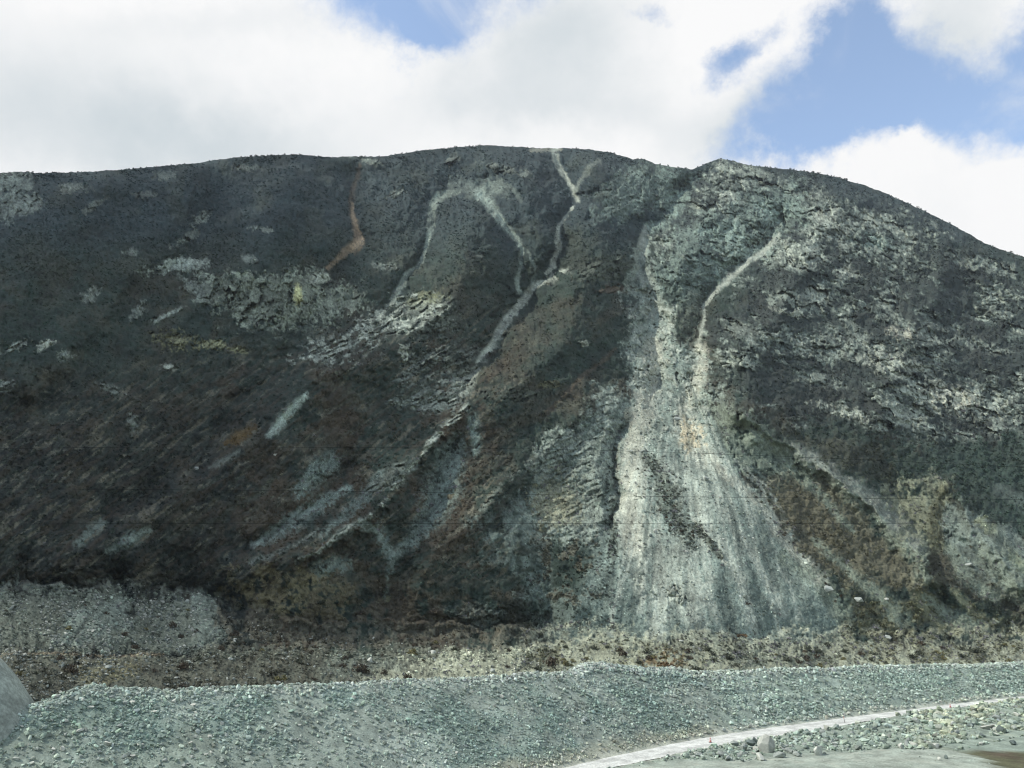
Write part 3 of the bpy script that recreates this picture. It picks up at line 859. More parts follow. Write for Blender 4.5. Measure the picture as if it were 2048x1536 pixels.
for pts, cl, am in [([(0, 1330), (140, 1330), (150, 1400), (20, 1400)], DBROWN * 1.2, .6), ([(280, 1330), (700, 1310), (760, 1350), (640, 1375), (300, 1390)], DBROWN * 1.2, .65),
                    ([(430, 1215), (1030, 1260), (1060, 1285), (860, 1292), (560, 1290), (470, 1290)], srgb(84, 80, 70) * K, .7), ([(700, 1130), (900, 1170), (1040, 1255), (760, 1240), (560, 1230)], srgb(80, 76, 66) * K, .6),
                    ([(1060, 1330), (1080, 1290), (1125, 1285), (1100, 1335)], OLIVE * .7, .8), ([(1170, 1285), (1340, 1290), (1400, 1335), (1230, 1330)], OLIVE * .85, .6),
                    ([(1290, 1310), (1340, 1318), (1370, 1337), (1300, 1334)], srgb(118, 98, 72) * K, .7), ([(1680, 1275), (1900, 1272), (2060, 1280), (2040, 1320), (1760, 1325)], OLIVE * .9, .6),
                    ([(1400, 1290), (1660, 1300), (1660, 1335), (1420, 1335)], GREYV, .5)]:
    area(pts, 'veg', cl, am, 10, 22, nB * 1.2 + nC + .2, 0.0, .4)
track([(0, 1312, 2), (120, 1308, 2.4), (250, 1310, 2), (330, 1308, 2)], 'scree', TAN * .6, 0.6, 0.6)

# --- brightness grain of the ground, plus a painted lift of the shaded left rock
cliff_in = sstep(-10, 20, poly_sdf(PX, PY, cliff))
speck = RNG.normal(0, 1, shape) * (.10 + .06 * scree + .10 * rock)
crack1, crack2 = sstep(.16, 0, c1g), sstep(.2, 0, c2g)
grain = 1 + rock * (.34 * (c2r - .5) + .30 * (c3r - .5) + .25 * (c1r - .5) - .25 * crack2) + (0.26 * nC + 0.30 * nD + 0.20 * nB) * (1 - .62 * scree * (1 - terr)) + scree * (0.62 * flow) + 0.22 * fbm(PX, PY * 1.5, 60, 3, 89) + speck
albedo *= (np.clip(grain, 0.45, 1.7) * (1 + .5 * rock * sstep(1000, 750, PX) * (1 - .75 * cliff_in)))[..., None]
albedo = np.clip(albedo * np.array([1.0, 1.0, 0.90]), 0.006, 0.75)
veg = np.clip(veg, 0, 1)

# ------------------------------------------------------------------ surface roughness of the face, along its own slope
# surface normal of the smooth face
dX = [np.gradient(a, axis=1) for a in (X, Y, Z)]
dR = [np.gradient(a, axis=0) for a in (X, Y, Z)]
nx = dX[1] * dR[2] - dX[2] * dR[1]
ny = dX[2] * dR[0] - dX[0] * dR[2]
nz = dX[0] * dR[1] - dX[1] * dR[0]
ln = np.sqrt(nx * nx + ny * ny + nz * nz) + 1e-9
nx, ny, nz = nx / ln, ny / ln, nz / ln
flip = np.where(nz < 0, -1.0, 1.0)
nx, ny, nz = nx * flip, ny * flip, nz * flip
perpx = D2 / F                                        # size of a photo pixel out there, metres
right_side = sstep(1150, 1400, PX)
cliff_zone = (PY < 665) & (PX < 760)
right_side = sstep(1150, 1400, PX)


def blocks(t, r, gap, sx, sy, step, crack):
    """depth of broken blocks along the line of the valley: tilted faces, steps and open joints"""
    return sx * t[0] + sy * t[1] + step * (r - .5) + crack * sstep(.15, 0, gap)


facet_r = blocks(c1t, c1r, c1g, 22, 34, 16, 9) + blocks(c2t, c2r, c2g, 9, 15, 7, 4) + blocks(c3t, c3r, c3g, 4.5, 7, 3.5, 0)
facet_l = np.where(cliff_zone, blocks(cv1t, cv1r, cv1g, 22, 40, 20, 7), blocks(cl1t, cl1r, cl1g, 18, 34, 18, 10)) + np.where(cliff_zone, .45, 1.0) * (blocks(c2t, c2r, c2g, 8, 12, 6, 3) + blocks(c3t, c3r, c3g, 4, 6, 3, 0))
# the slope is finer than any block inside the rib
rib_zone = sstep(1030, 1070, PX) * sstep(1290, 1250, PX) * sstep(740, 790, PY)
ray_rock = rock * (right_side * facet_r * .74 + (1 - right_side) * facet_l * .8) * (1 - .55 * rib_zone)
ray_soft = (13 * fbm(PX, PY, 48, 3, 86) + 9 * fbm(PX, PY, 16, 3, 92)) * (veg + .07 * scree) + 9 * diag * diag_zone
along = perpx * (ray_rock + ray_soft) * (0.2 + 0.8 * sstep(0.0, 0.03, frac))[:, None]
along = np.where(terr > .5, along * .35, along)
X = X + TA * along
Y = Y + along
Z = Z + TE * along
rough_rock = 2.5 * fbm(PX, PY, 60, 3, 81) + .8 * nD
rough_veg = 6.0 * fbm(PX, PY * 1.5, 34, 3, 83) + 3.4 * fbm(PX, PY * 1.4, 12, 3, 85) + 1.6 * nD
rough_scree = 1.2 * fbm(PX, PY, 46, 3, 84) + 1.6 * flow + 1.3 * nC + 1.2 * nD
disp = perpx * (rock * rough_rock + veg * rough_veg + scree * rough_scree)
disp *= (0.25 + 0.75 * sstep(0.0, 0.02, frac))[:, None]
X = X + nx * disp
Y = Y + ny * disp
Z = Z + nz * disp

co = np.stack([X, Y, Z], -1)
# the far side of the mountain, falling away behind the ridge
back = []
for db, dz in ((25, -3), (80, -20), (260, -110), (700, -420), (1300, -760)):
    b = co[0].copy()
    b[:, 1] += db
    b[:, 2] = np.maximum(b[:, 2] + dz, -40)
    back.append(b)
full = np.concatenate([np.stack(back[::-1], 0), co], 0)
alb_full = np.concatenate([np.repeat(albedo[:1], 5, 0), albedo], 0)
me = make_mesh('mountain', full.reshape(-1, 3), grid_quads(full.shape[0], full.shape[1]), alb_full.reshape(-1, 3))
add_obj('mountain', me, MAT_MOUNTAIN, 'structure', 'tall scrub covered mountain with pale landslide scars and scree fan', 'mountain')
print('mountain depth: foot %.0f ridge %.0f..%.0f top z %.0f' % (depth[-1].mean(), depth[0].min(), depth[0].max(), Z.max()))

# ------------------------------------------------------------------ the valley floor: near ground, dirt road, gravel embankment
up_edge = np.array([(1127, 1538), (1240, 1512), (1350, 1489), (1400, 1479), (1500, 1463), (1600, 1449), (1760, 1428), (1901, 1410), (2048, 1394)], float)
lo_edge = np.array([(1213, 1538), (1315, 1517), (1350, 1508), (1400, 1499), (1500, 1481), (1600, 1466), (1760, 1438), (1901, 1417), (2048, 1399)], float)
ux, uy = unproject_z(up_edge[:, 0], up_edge[:, 1], 0.0)
lx, ly = unproject_z(lo_edge[:, 0], lo_edge[:, 1], 0.0)
O = np.array([np.interp(1500, up_edge[:, 0], ux), np.interp(1500, up_edge[:, 0], uy)])
dirv = np.array([ux[-1] - ux[0], uy[-1] - uy[0]])
dirv /= np.linalg.norm(dirv)
nrm = np.array([-dirv[1], dirv[0]])


def to_tw(x, y):
    return (x - O[0]) * dirv[0] + (y - O[1]) * dirv[1], (x - O[0]) * nrm[0] + (y - O[1]) * nrm[1]


def from_tw(t, v):
    return O[0] + t * dirv[0] + v * nrm[0], O[1] + t * dirv[1] + v * nrm[1]


ut, uw = to_tw(ux, uy)
lt, lw = to_tw(lx, ly)


def edge_fn(tt, ww):
    def f(t):
        e = np.interp(t, tt, ww)
        s0 = (ww[1] - ww[0]) / (tt[1] - tt[0])
        s1 = (ww[-1] - ww[-2]) / (tt[-1] - tt[-2])
        return e + np.where(t < tt[0], (t - tt[0]) * s0 * 0.4, 0) + np.where(t > tt[-1], (t - tt[-1]) * s1 * 0.5, 0)
    return f


w_up, w_lo = edge_fn(ut, uw), edge_fn(lt, lw)
CREST = np.array([(-400, 1560), (0, 1440), (60, 1420), (100, 1406), (150, 1386), (200, 1378), (250, 1383), (350, 1380), (500, 1375), (700, 1370), (850, 1362), (1000, 1353),
                  (1100, 1347), (1150, 1342), (1165, 1334), (1200, 1330), (1250, 1335), (1300, 1338), (1370, 1341), (1385, 1346), (1420, 1345), (1700, 1336), (2048, 1326), (2400, 1316)], float)
SLOPE = 0.62
Ts = np.concatenate([np.arange(-420, -150, 4.0), np.arange(-150, 150, 0.28), np.arange(150, 420, 4.0)])
wscan = np.arange(0, 60, 0.1)
crest_h = np.zeros(len(Ts))
for i, t_ in enumerate(Ts):
    w0 = float(w_up(np.array(t_))) + 0.3
    xs, ys = from_tw(t_, w0 + wscan)
    zs = wscan * SLOPE
    ok = ys > 20
    px_, py_ = project(xs, ys, zs)
    over = ok & (py_ < np.interp(px_, CREST[:, 0], CREST[:, 1]))
    crest_h[i] = zs[np.argmax(over)] if over.any() else (zs[-1] * 0.4)
crest_h = np.clip(crest_h, 3.0, 16.0)
vis = (Ts > -150) & (Ts < 150)
crest_h[Ts <= -150] = crest_h[vis][0]
crest_h[Ts >= 150] = crest_h[vis][-1]
kk = np.hanning(9)
kk /= kk.sum()
crest_h = np.convolve(np.pad(crest_h, 4, mode='edge'), kk, 'valid')
print('crest heights', crest_h[vis].min(), crest_h[vis].max(), 'dir', dirv, 'O', O)

Ws = np.concatenate([np.arange(-150, -30, 3.0), np.arange(-30, 30, 0.24), np.arange(30, 75, 1.5)])
TT, WW = np.meshgrid(Ts, Ws, indexing='ij')
wu = w_up(Ts)[:, None]
wl = w_lo(Ts)[:, None]
rel_w = WW - wu - 0.3
ch = crest_h[:, None]
h = np.clip(rel_w * SLOPE, 0, None)
over = np.clip(h - ch, 0, None) / SLOPE                 # how far beyond the crest
H = np.where(h < ch, h, ch - np.clip(over - 1.2, 0, None) * 0.55)
H = np.maximum(H, np.where(rel_w > 0, -9.0, 0))
bank = sstep(0.4, 3.0, rel_w)
gx, gy = from_tw(TT, WW)
H += bank * (0.55 * fbm(gx, gy, 14, 3, 91) + 0.30 * fbm(gx, gy, 4, 3, 92) + 0.12 * fbm(gx, gy, 1.2, 2, 93))
H += bank * 0.10 * np.sin(H * 3.3 + 0.4 * fbm(gx, gy, 20, 2, 94)) * sstep(-10, 15, TT)
rub = sstep(0.2, 1.6, wl - WW) * (1 - sstep(20, 30, wl - WW))
PXv, PYv = project(gx, gy, H)
sand_edge = np.interp(PXv, [900, 1230, 1300, 1380, 1500, 1560, 1700, 1800, 1900, 1950, 1995, 2060, 2400], [1580, 1547, 1530, 1526, 1523, 1514, 1507, 1500, 1502, 1512, 1535, 1580, 1700])
sand = sstep(-3, 3, PYv - sand_edge + 2.5 * fbm(gx, gy, 5, 3, 95)) * (WW < wl - 1.0)
oliv = sstep(-3, 3, PYv - (np.interp(PXv, [1800, 1900, 1990, 2060, 2400], [1560, 1503, 1501, 1506, 1520]) + 3 * fbm(gx, gy, 4, 3, 96))) * (1 - sand) * (WW < wl - 1.0) * sstep(1880, 1905, PXv)
strip = rub * (1 - sand) * (1 - oliv)
H += strip * (0.35 + 0.40 * fbm(gx, gy, 6, 3, 97) + 0.25 * fbm(gx, gy, 1.6, 3, 98))
H += sand * (0.25 + 0.18 * fbm(gx, gy, 9, 3, 99))
H += oliv * (0.15 * fbm(gx, gy, 3, 3, 100))
# the bank that carries the viewer's own road, behind the bottom of the picture
cam_t, cam_w = to_tw(0.0, 0.0)
sdist = WW - cam_w
H = np.maximum(H, np.clip(CZ - 2.2 - (sdist - 4.0) * 0.9, -50, CZ - 2.2))

va = np.zeros(TT.shape + (3,))
g1 = fbm(gx, gy, 22, 4, 101)
g2 = fbm(gx, gy, 5, 4, 102)
g3 = fbm(gx, gy, 1.0, 3, 103)


def vlay(m, c):
    va[:] = va * (1 - m[..., None]) + np.asarray(c) * m[..., None]


G_BASE = srgb(138, 148, 142) * K
vlay(np.ones(TT.shape), G_BASE)
vlay(sstep(700, 200, PXv) * 0.6, srgb(128, 140, 130) * K)
vlay(sstep(-0.05, 0.3, g1 + .4 * g2) * 0.55, srgb(114, 134, 129) * K)
vlay(sstep(0.05, 0.35, fbm(gx, gy, 15, 4, 104)) * 0.5, srgb(164, 174, 168) * K)
vlay(sstep(1400, 1480, PXv) * 0.45, srgb(142, 158, 150) * K)
vlay(sstep(2.6, 0.3, np.abs(rel_w - 1.0) + 1.2 * g2) * sstep(1480, 1380, PXv) * .75, srgb(152, 154, 140) * K)
vlay(sstep(1.6, 0.2, np.abs(h - ch) + .5 * g2) * 0.4, srgb(176, 182, 176) * K)
vlay(strip, srgb(140, 152, 144) * K)
vlay(strip * sstep(0.0, 0.3, g2 + .3 * g1) * sstep(1750, 1900, PXv) * .7, srgb(160, 164, 144) * K)
vlay(sstep(2.2, .2, np.maximum(WW - wu, wl - WW) + 1.5 * g3 + .8 * g2) * .8, srgb(188, 190, 180) * K)
vlay(sand, srgb(158, 166, 159) * K)
vlay(sand * sstep(-.1, .3, g2) * .5, srgb(146, 158, 152) * K)
vlay(sand * sstep(.12, .3, fbm(TT * .12, WW + 1.5 * g1, 1.1, 3, 171)) * .45, srgb(128, 136, 130) * K)
vlay(sand * sstep(.2, .4, fbm(gx, gy, 2.5, 4, 172)) * .4, srgb(182, 184, 174) * K)
vlay(oliv, OLIVE * .85)
vlay(oliv * sstep(0, .3, g2), RBROWN * 1.2)
va *= np.clip(1 + .22 * g3 + .15 * g2, .5, 1.6)[..., None] * np.array([1.0, 1.0, .91])
va *= (1 + .04 * bank)[..., None]
me = make_mesh('valley_terrain', np.stack([gx, gy, H], -1).reshape(-1, 3), grid_quads(*TT.shape)[:, ::-1], va.reshape(-1, 3))
add_obj('valley_terrain', me, MAT_VALLEY, 'structure', 'grey gravel valley floor and long embankment of broken stone', 'ground')

# wide ground sheet under everything, out to the horizon
me = bpy.data.meshes.new('ground')
me.from_pydata([(-3500, -3500, -45), (3500, -3500, -45), (3500, 3500, -45), (-3500, 3500, -45)], [], [(0, 1, 2, 3)])
add_obj('ground', me, flat_material('river_gravel', (0.17, 0.19, 0.175), 0.3, 0.05, 0.95), 'structure', 'grey gravel plain of the valley bottom', 'ground')

# dirt road: a sheet just above the flat
rt = np.concatenate([np.arange(-420, -130, 6.0), np.arange(-130, 150, 0.5), np.arange(150, 420, 6.0)])
nv = 13
fr = np.linspace(0, 1, nv)
j1 = 0.35 * fbm(rt, rt * 0, 3.0, 3, 111)
j2 = 0.35 * fbm(rt, rt * 0, 3.0, 3, 112)
e_lo, e_up = w_lo(rt) - 0.2 + j1, w_up(rt) + 0.25 + j2
RW = e_lo[:, None] + (e_up - e_lo)[:, None] * fr[None, :]
rx_, ry_ = from_tw(rt[:, None] + 0 * RW, RW)
rz = 0.06 + 0.04 * fbm(rx_, ry_, 3.0, 2, 113) - 0.05 * (np.exp(-((fr - .28) / .07) ** 2) + np.exp(-((fr - .72) / .07) ** 2))[None, :] * 0.5
rz = rz + 0.03
ral = srgb(205, 207, 199) * np.clip(0.84 - .12 * (np.exp(-((fr - .28) / .06) ** 2) + np.exp(-((fr - .72) / .06) ** 2))[None, :] + .10 * fbm(rx_, ry_, 6, 3, 114) + .07 * fbm(rx_, ry_, 1.1, 2, 115), .4, .95)[..., None]
me = make_mesh('dirt_road', np.stack([rx_, ry_, rz], -1).reshape(-1, 3), grid_quads(*RW.shape)[:, ::-1], ral.reshape(-1, 3))
add_obj('dirt_road', me, MAT_VALLEY, 'structure', 'pale dusty dirt road along the foot of the embankment', 'road')


# ------------------------------------------------------------------ stones
def stone_proto(seed, n=14, flatness=0.7):
    rr = random.Random(seed)
    bm = bmesh.new()
    for _ in range(n):
        v = Vector((rr.gauss(0, 1), rr.gauss(0, 1), rr.gauss(0, 1))).normalized()
        v = Vector((v.x * rr.uniform(.8, 1.1), v.y * rr.uniform(.6, .95), v.z * flatness * rr.uniform(.75, 1.1)))
        bm.verts.new(v * 0.5)
    res = bmesh.ops.convex_hull(bm, input=bm.verts[:])
    bmesh.ops.delete(bm, geom=[g for g in res['geom_interior'] if isinstance(g, bmesh.types.BMVert)], context='VERTS')
    bmesh.ops.triangulate(bm, faces=bm.faces[:])
    bmesh.ops.recalc_face_normals(bm, faces=bm.faces[:])
    bm.verts.index_update()
    vs = np.array([v.co[:] for v in bm.verts])
    fs = np.array([[v.index for v in f.verts] for f in bm.faces])
    bm.free()
    return vs, fs


STONES = [stone_proto(100 + i, 11 + i % 5, 0.55 + 0.06 * (i % 5)) for i in range(12)]


def frames(nrmv, n):
    """random frames whose third axis follows the surface"""
    up = nrmv + RNG.normal(0, .35, (n, 3))
    up /= np.linalg.norm(up, axis=1)[:, None]
    a = RNG.normal(0, 1, (n, 3))
    t1 = np.cross(up, a)
    t1 /= np.linalg.norm(t1, axis=1)[:, None]
    t2 = np.cross(up, t1)
    return t1, t2, up


def scatter(name, protos, pos, normal, size, color, lift=0.15, stretch=(.75, 1.35), cvar=0.0):
    cos, fcs, cls = [], [], []
    n = len(pos)
    t1, t2, up = frames(normal, n)
    which = RNG.integers(0, len(protos), n)
    off = 0
    sx = RNG.uniform(*stretch, n)
    sy = RNG.uniform(*stretch, n)
    sz = RNG.uniform(.75, 1.25, n)
    col = color * (1 + cvar * RNG.normal(0, 1, n))[:, None]
    for p, (vs, fs) in enumerate(protos):
        k = np.where(which == p)[0]
        if not len(k):
            continue
        s = size[k][:, None]
        v = (vs[None, :, 0, None] * (sx[k][:, None] * s)[:, :, None] * t1[k][:, None, :] + vs[None, :, 1, None] * (sy[k][:, None] * s)[:, :, None] * t2[k][:, None, :]
             + vs[None, :, 2, None] * (sz[k][:, None] * s)[:, :, None] * up[k][:, None, :])
        v = v + (pos[k] + normal[k] * (size[k] * lift)[:, None])[:, None, :]
        cos.append(v.reshape(-1, 3))
        fcs.append((fs[None] + (np.arange(len(k)) * len(vs))[:, None, None] + off).reshape(-1, 3))
        cls.append(np.repeat(np.clip(col[k], .005, .8), len(vs), 0))
        off += len(k) * len(vs)
    return np.concatenate(cos), np.concatenate(fcs), np.concatenate(cls)


# --- loose stones of the valley: embankment, crest and the strip beside the road
hgx, hgy = np.gradient(H, axis=0), np.gradient(H, axis=1)
dT = np.gradient(Ts)[:, None]
dW = np.gradient(Ws)[None, :]
st, sw = hgx / dT, hgy / dW
vn = np.stack([-(st * dirv[0] + sw * nrm[0]), -(st * dirv[1] + sw * nrm[1]), np.ones_like(H)], -1)
vn /= np.linalg.norm(vn, axis=-1)[..., None]
inview = (PXv > -260) & (PXv < 2300) & (PYv < 1580) & (gy > 15) & (TT > -150) & (TT < 150)
on_bank = inview & (rel_w > 0.6) & (over < 3.0)
patchy = np.clip(0.55 + 1.1 * g1 + .7 * g2, .06, 1.4)


def pick(wt, n):
    p = wt.ravel() / wt.sum()
    return RNG.choice(p.size, n, p=p)


area_w = (dT * dW) * np.ones_like(H)
parts_c, parts_f, parts_k = [], [], []


def push(c, f, k_):
    o = sum(len(c_) for c_ in parts_c)
    parts_c.append(c)
    parts_f.append(f + o)
    parts_k.append(k_)


def jitter(idx):
    return np.stack([gx.ravel()[idx], gy.ravel()[idx], H.ravel()[idx]], -1) + np.stack([RNG.uniform(-.14, .14, len(idx)), RNG.uniform(-.14, .14, len(idx)), np.zeros(len(idx))], -1)


for n, lo, hi, mask in [(26000, .18, .40, on_bank * patchy), (12000, .34, .66, on_bank * patchy ** 1.5), (2400, .6, 1.05, on_bank * patchy * sstep(1000, 300, PXv) + on_bank * .2),
                        (3200, .35, .85, on_bank * (np.abs(h - ch) < .9)), (1100, .45, .95, on_bank * (np.abs(h - ch) < 1.2) * (PXv > 1150) * (PXv < 1385)),
                        (6000, .22, .7, strip * inview * np.clip(.35 + 1.5 * g2 + g1, .05, 2)), (1300, .7, 1.5, strip * inview * np.clip(.3 + 1.5 * g2 + g1, .03, 2)), (160, .15, .35, sand * inview)]:
    idx = pick(mask * area_w, n)
    pos = jitter(idx)
    nn = vn.reshape(-1, 3)[idx]
    sz_ = lo * (hi / lo) ** (RNG.random(n) ** 1.7)
    # nearer stones at the left of the bank look no larger than the far ones at the right: finer fill there
    sz_ *= np.clip(np.hypot(pos[:, 0], pos[:, 1]) / 150.0, .62, 1.25)
    c = va.reshape(-1, 3)[idx] * RNG.choice([.75, 1.05, 1.3, 1.6, 2.0], n, p=[.18, .3, .28, .16, .08])[:, None]
    c = c * (1 + RNG.normal(0, .03, (n, 3)))
    push(*scatter('s', STONES, pos, nn, sz_, c, .22))
me = make_mesh('broken_stone_rubble', np.concatenate(parts_c), np.concatenate(parts_f), np.concatenate(parts_k), flat=True)
add_obj('broken_stone_rubble', me, MAT_STONE, 'stuff', 'grey broken stones covering the embankment and the roadside', 'rubble')

# --- stones lying on the mountain
PALE0, MID0, DARK0 = srgb(172, 174, 162) * K, srgb(128, 134, 126) * K, srgb(92, 100, 94) * K
mn = np.stack([nx, ny, nz], -1).reshape(-1, 3)
mco = co.reshape(-1, 3)
mal = albedo.reshape(-1, 3)
onscr = (PX > -240) & (PX < 2285)
parts_c, parts_f, parts_k = [], [], []
low = sstep(560, 1100, PY)
LEFT_T = terr * (PX < 1080) * np.clip(.35 + 1.2 * nB + nA, .03, 2)
for n, plo, phi, mask, bright in [(4200, 3.0, 9.0, LEFT_T * (PX < 470), -1), (2600, 3.0, 8.0, LEFT_T, -1), (1500, 3., 7., terr * (PX > 1050), -1), (9000, 1.6, 4.0, scree * low * (nB + .55).clip(.05), 1.0), (3500, 2.0, 5.0, scree * sstep(1120, 1260, PY) * onscr, 1.05),
                                  (2500, 2.5, 6.5, scree * terr, 1.15), (4200, 3.0, 8.5, scree * terr * (PX < 1060), 1.45), (1500, 4.0, 10.0, terr * (PX < 1060) * np.exp(-((PY - 1310) / 8.) ** 2) + terr * (PX < 440) * np.exp(-((PY - 1188) / 8.) ** 2), 1.5), (900, 3.0, 6.5, scree * terr, 1.5), (3500, 2.0, 6.5, rock * (0.3 + (PX > 1400)), 1.1),
                                  (1600, 2.0, 5.0, rock * (PX < 1300), 1.15), (700, 2.0, 5.0, (veg * .3 + scree) * low, 2.2),
                                  (500, 4.5, 9.0, scree * ((PX > 1180) & (PX < 1700) & (PY > 900) & (PY < 1260)), .9), (1200, 2.5, 6.0, scree * ((PX > 1230) & (PX < 1440) & (PY > 560) & (PY < 900)), 1.0),
                                  (500, 2.0, 4.0, ((PX > 575) & (PX < 690) & (PY > 910) & (PY < 1010)) * scree, 1.5), (500, 2., 4., scree * ((PX > 1040) & (PX < 1260) & (PY > 1160) & (PY < 1265)), 1.7)]:
    idx = pick(mask * onscr, n)
    pixm = perpx.ravel()[idx]
    sz_ = pixm * plo * (phi / plo) ** (RNG.random(n) ** 2.0)
    c = mal[idx] * RNG.choice([.6, .85, 1.05, 1.3, 1.7], n, p=[.2, .28, .27, .17, .08])[:, None] * bright
    if bright < 0:
        c = np.array([PALE0, MID0, DARK0])[RNG.choice(3, n, p=[.3, .45, .25])] * RNG.uniform(.7, 1.15, n)[:, None]
    c = np.maximum(c, 0.02)
    push(*scatter('s', STONES, mco[idx], mn[idx], sz_, c, .12))
me = make_mesh('scree_rubble', np.concatenate(parts_c), np.concatenate(parts_f), np.concatenate(parts_k), flat=True)
add_obj('scree_rubble', me, MAT_STONE, 'stuff', 'loose grey stones strewn over the mountain scree', 'rubble')


# ------------------------------------------------------------------ dry scrub
def bush_proto(seed, n=18, tri=.34):
    rr = np.random.default_rng(seed)
    c = rr.normal(0, 1, (n, 3))
    c /= np.linalg.norm(c, axis=1)[:, None]
    c *= (rr.random(n) ** .5)[:, None] * .45
    c[:, 2] = np.abs(c[:, 2]) * 1.0
    vs, fs = [], []
    for i in range(n):
        a = rr.normal(0, 1, 3)
        a[2] = abs(a[2]) + .4
        a /= np.linalg.norm(a)
        b = np.cross(a, rr.normal(0, 1, 3))
        b /= np.linalg.norm(b)
        vs += [c[i] - a * tri * .5 - b * tri * .35, c[i] - a * tri * .3 + b * tri * .35, c[i] + a * tri * .75]
        fs.append([3 * i, 3 * i + 1, 3 * i + 2])
    return np.array(vs), np.array(fs)


BUSHES = [bush_proto(200 + i, 14 + 2 * (i % 3)) for i in range(6)]
parts_c, parts_f, parts_k = [], [], []
patch = np.clip(.45 + 1.2 * nB + .6 * nA, .05, 1.5)
for n, plo, phi, mask, mul in [(26000, 3.0, 8.0, veg * patch * (PY > 560), 1.35), (16000, 3.0, 6.0, veg * patch * (PY <= 560), 1.3), (5000, 5.0, 12.0, veg * patch * (PY > 820), 1.2),
                               (3500, 4.0, 11.0, terr * (.25 + veg) * patch, .75), (900, 2.5, 8.0, (frac[:, None] < .010) * np.clip(nA + .9 * nB, 0.02, 1), .9),
                               (1500, 3.5, 8., ((PX > 1040) & (PY > 1262) & (PY < 1345)) * np.clip(.3 + nB + nC, .02, 1), .5), (900, 4., 9., ((PX > 1050) & (PX < 1230) & (PY > 1080) & (PY < 1260)) * np.clip(.1 + nB + nC, .01, 1), .7), (600, 4., 8., veg * ((PX > 1210) & (PX < 1450) & (PY > 900) & (PY < 1130)), .55)]:
    idx = pick(mask * onscr, n)
    sz_ = perpx.ravel()[idx] * plo * (phi / plo) ** (RNG.random(n) ** 1.8)
    c = mal[idx] * mul * RNG.choice([.75, 1.0, 1.25, 1.6], n, p=[.25, .34, .27, .14])[:, None]
    c = np.minimum(c, .16)
    up_n = mn[idx] * .5 + np.array([0, 0, .6])
    up_n /= np.linalg.norm(up_n, axis=1)[:, None]
    push(*scatter('b', BUSHES, mco[idx], up_n, sz_, c, -.02, (.8, 1.5)))
me = make_mesh('scrub_vegetation', np.concatenate(parts_c), np.concatenate(parts_f), np.concatenate(parts_k), flat=True)
add_obj('scrub_vegetation', me, MAT_SHRUB, 'stuff', 'dark leafless scrub covering the mountain side', 'scrub')


# ------------------------------------------------------------------ single things
def on_mountain(px, py):
    j = int(np.argmin(np.abs(PXS - px)))
    i = int(np.argmin(np.abs(PY[:, j] - py)))
    return Vector(co[i, j]), Vector((nx[i, j], ny[i, j], nz[i, j])), float(perpx[i, j])


vis_v = inview & (over < 1.0)
vk = np.where(vis_v.ravel())[0]
vpx, vpy = PXv.ravel()[vk], PYv.ravel()[vk]


def on_valley(px, py):
    q = vk[int(np.argmin((vpx - px) ** 2 + (vpy - py) ** 2))]
    p = Vector((gx.ravel()[q], gy.ravel()[q], H.ravel()[q]))
    return p, Vector(vn.reshape(-1, 3)[q]), float(np.hypot(p.x, p.y)) / F


def boulder_mesh(seed, n, fl, col, var=.12):
    vs, fs = stone_proto(seed, n, fl)
    rr = np.random.default_rng(seed)
    c = np.asarray(col)[None, :] * (1 + var * rr.normal(0, 1, (len(vs), 1)))
    m_ = make_mesh('boulder', vs, fs, np.clip(c, .01, .8), flat=True)
    m_.materials.append(MAT_STONE)
    return m_


PALE, MID, DARK = srgb(190, 192, 180) * K, srgb(146, 152, 144) * K, srgb(104, 114, 108) * K
BM = {}
for tag_, col in (('pale', PALE), ('mid', MID), ('dark', DARK)):
    BM[tag_] = [boulder_mesh(300 + i + 20 * len(BM), 13 + 3 * (i % 4), .62 + .1 * (i % 4), col) for i in range(6)]
ROUND = boulder_mesh(391, 60, .95, srgb(176, 178, 166) * K, .05)
SLAB = boulder_mesh(392, 18, .5, srgb(158, 163, 154) * K)
rb = random.Random(5)


def boulder(px, py, wpx, hpx, tone, label, where='valley', mesh=None, group=None, yaw=None):
    p, nv_, m_ = on_valley(px, py + hpx * .4) if where == 'valley' else on_mountain(px, py + hpx * .4)
    me_ = mesh or rb.choice(BM[tone])
    o = add_obj('boulder', me_, None, None, label, 'boulder', group)
    o.scale = (wpx * m_ * 1.05, wpx * m_ * rb.uniform(.75, 1.0), hpx * m_ * 1.35)
    o.rotation_euler = (rb.uniform(-.2, .2), rb.uniform(-.2, .2), rb.uniform(0, 6.28) if yaw is None else yaw)
    if mesh is SLAB:
        o.scale = (wpx * m_ * 1.0, wpx * m_ * 1.0, hpx * m_ * 3.0)
    o.location = p + Vector((0, 0, hpx * m_ * .32))
    return o


boulder(1533, 1497, 29, 31, 'pale', 'large rounded beige boulder at the edge of the near sand flat', mesh=ROUND)
boulder(1519, 1517, 24, 15, 'pale', 'beige wedge shaped boulder leaning at the foot of the large rounded boulder')
boulder(1500, 1490, 20, 14, 'dark', 'dark grey slab lying behind the rounded boulder')
boulder(1511, 1486, 16, 14, 'dark', 'upright dark grey block next to the dark slab')
boulder(1489, 1497, 19, 17, 'mid', 'grey boulder with a domed top left of the dark slab')
boulder(1560, 1512, 28, 14, 'mid', 'wide low grey slab just right of the rounded boulder')
boulder(1595, 1510, 22, 11, 'mid', 'flat grey slab second to the right of the rounded boulder')
boulder(1637, 1505, 26, 20, 'pale', 'pale jagged boulder standing at the sand edge')
boulder(1442, 1512, 18, 13, 'mid', 'grey boulder at the left end of the roadside rubble')
boulder(1486, 1523, 12, 7, 'dark', 'small dark flat stone on the sand edge')
boulder(1817, 1495, 16, 16, 'mid', 'square grey block with a dark right side above the sand')
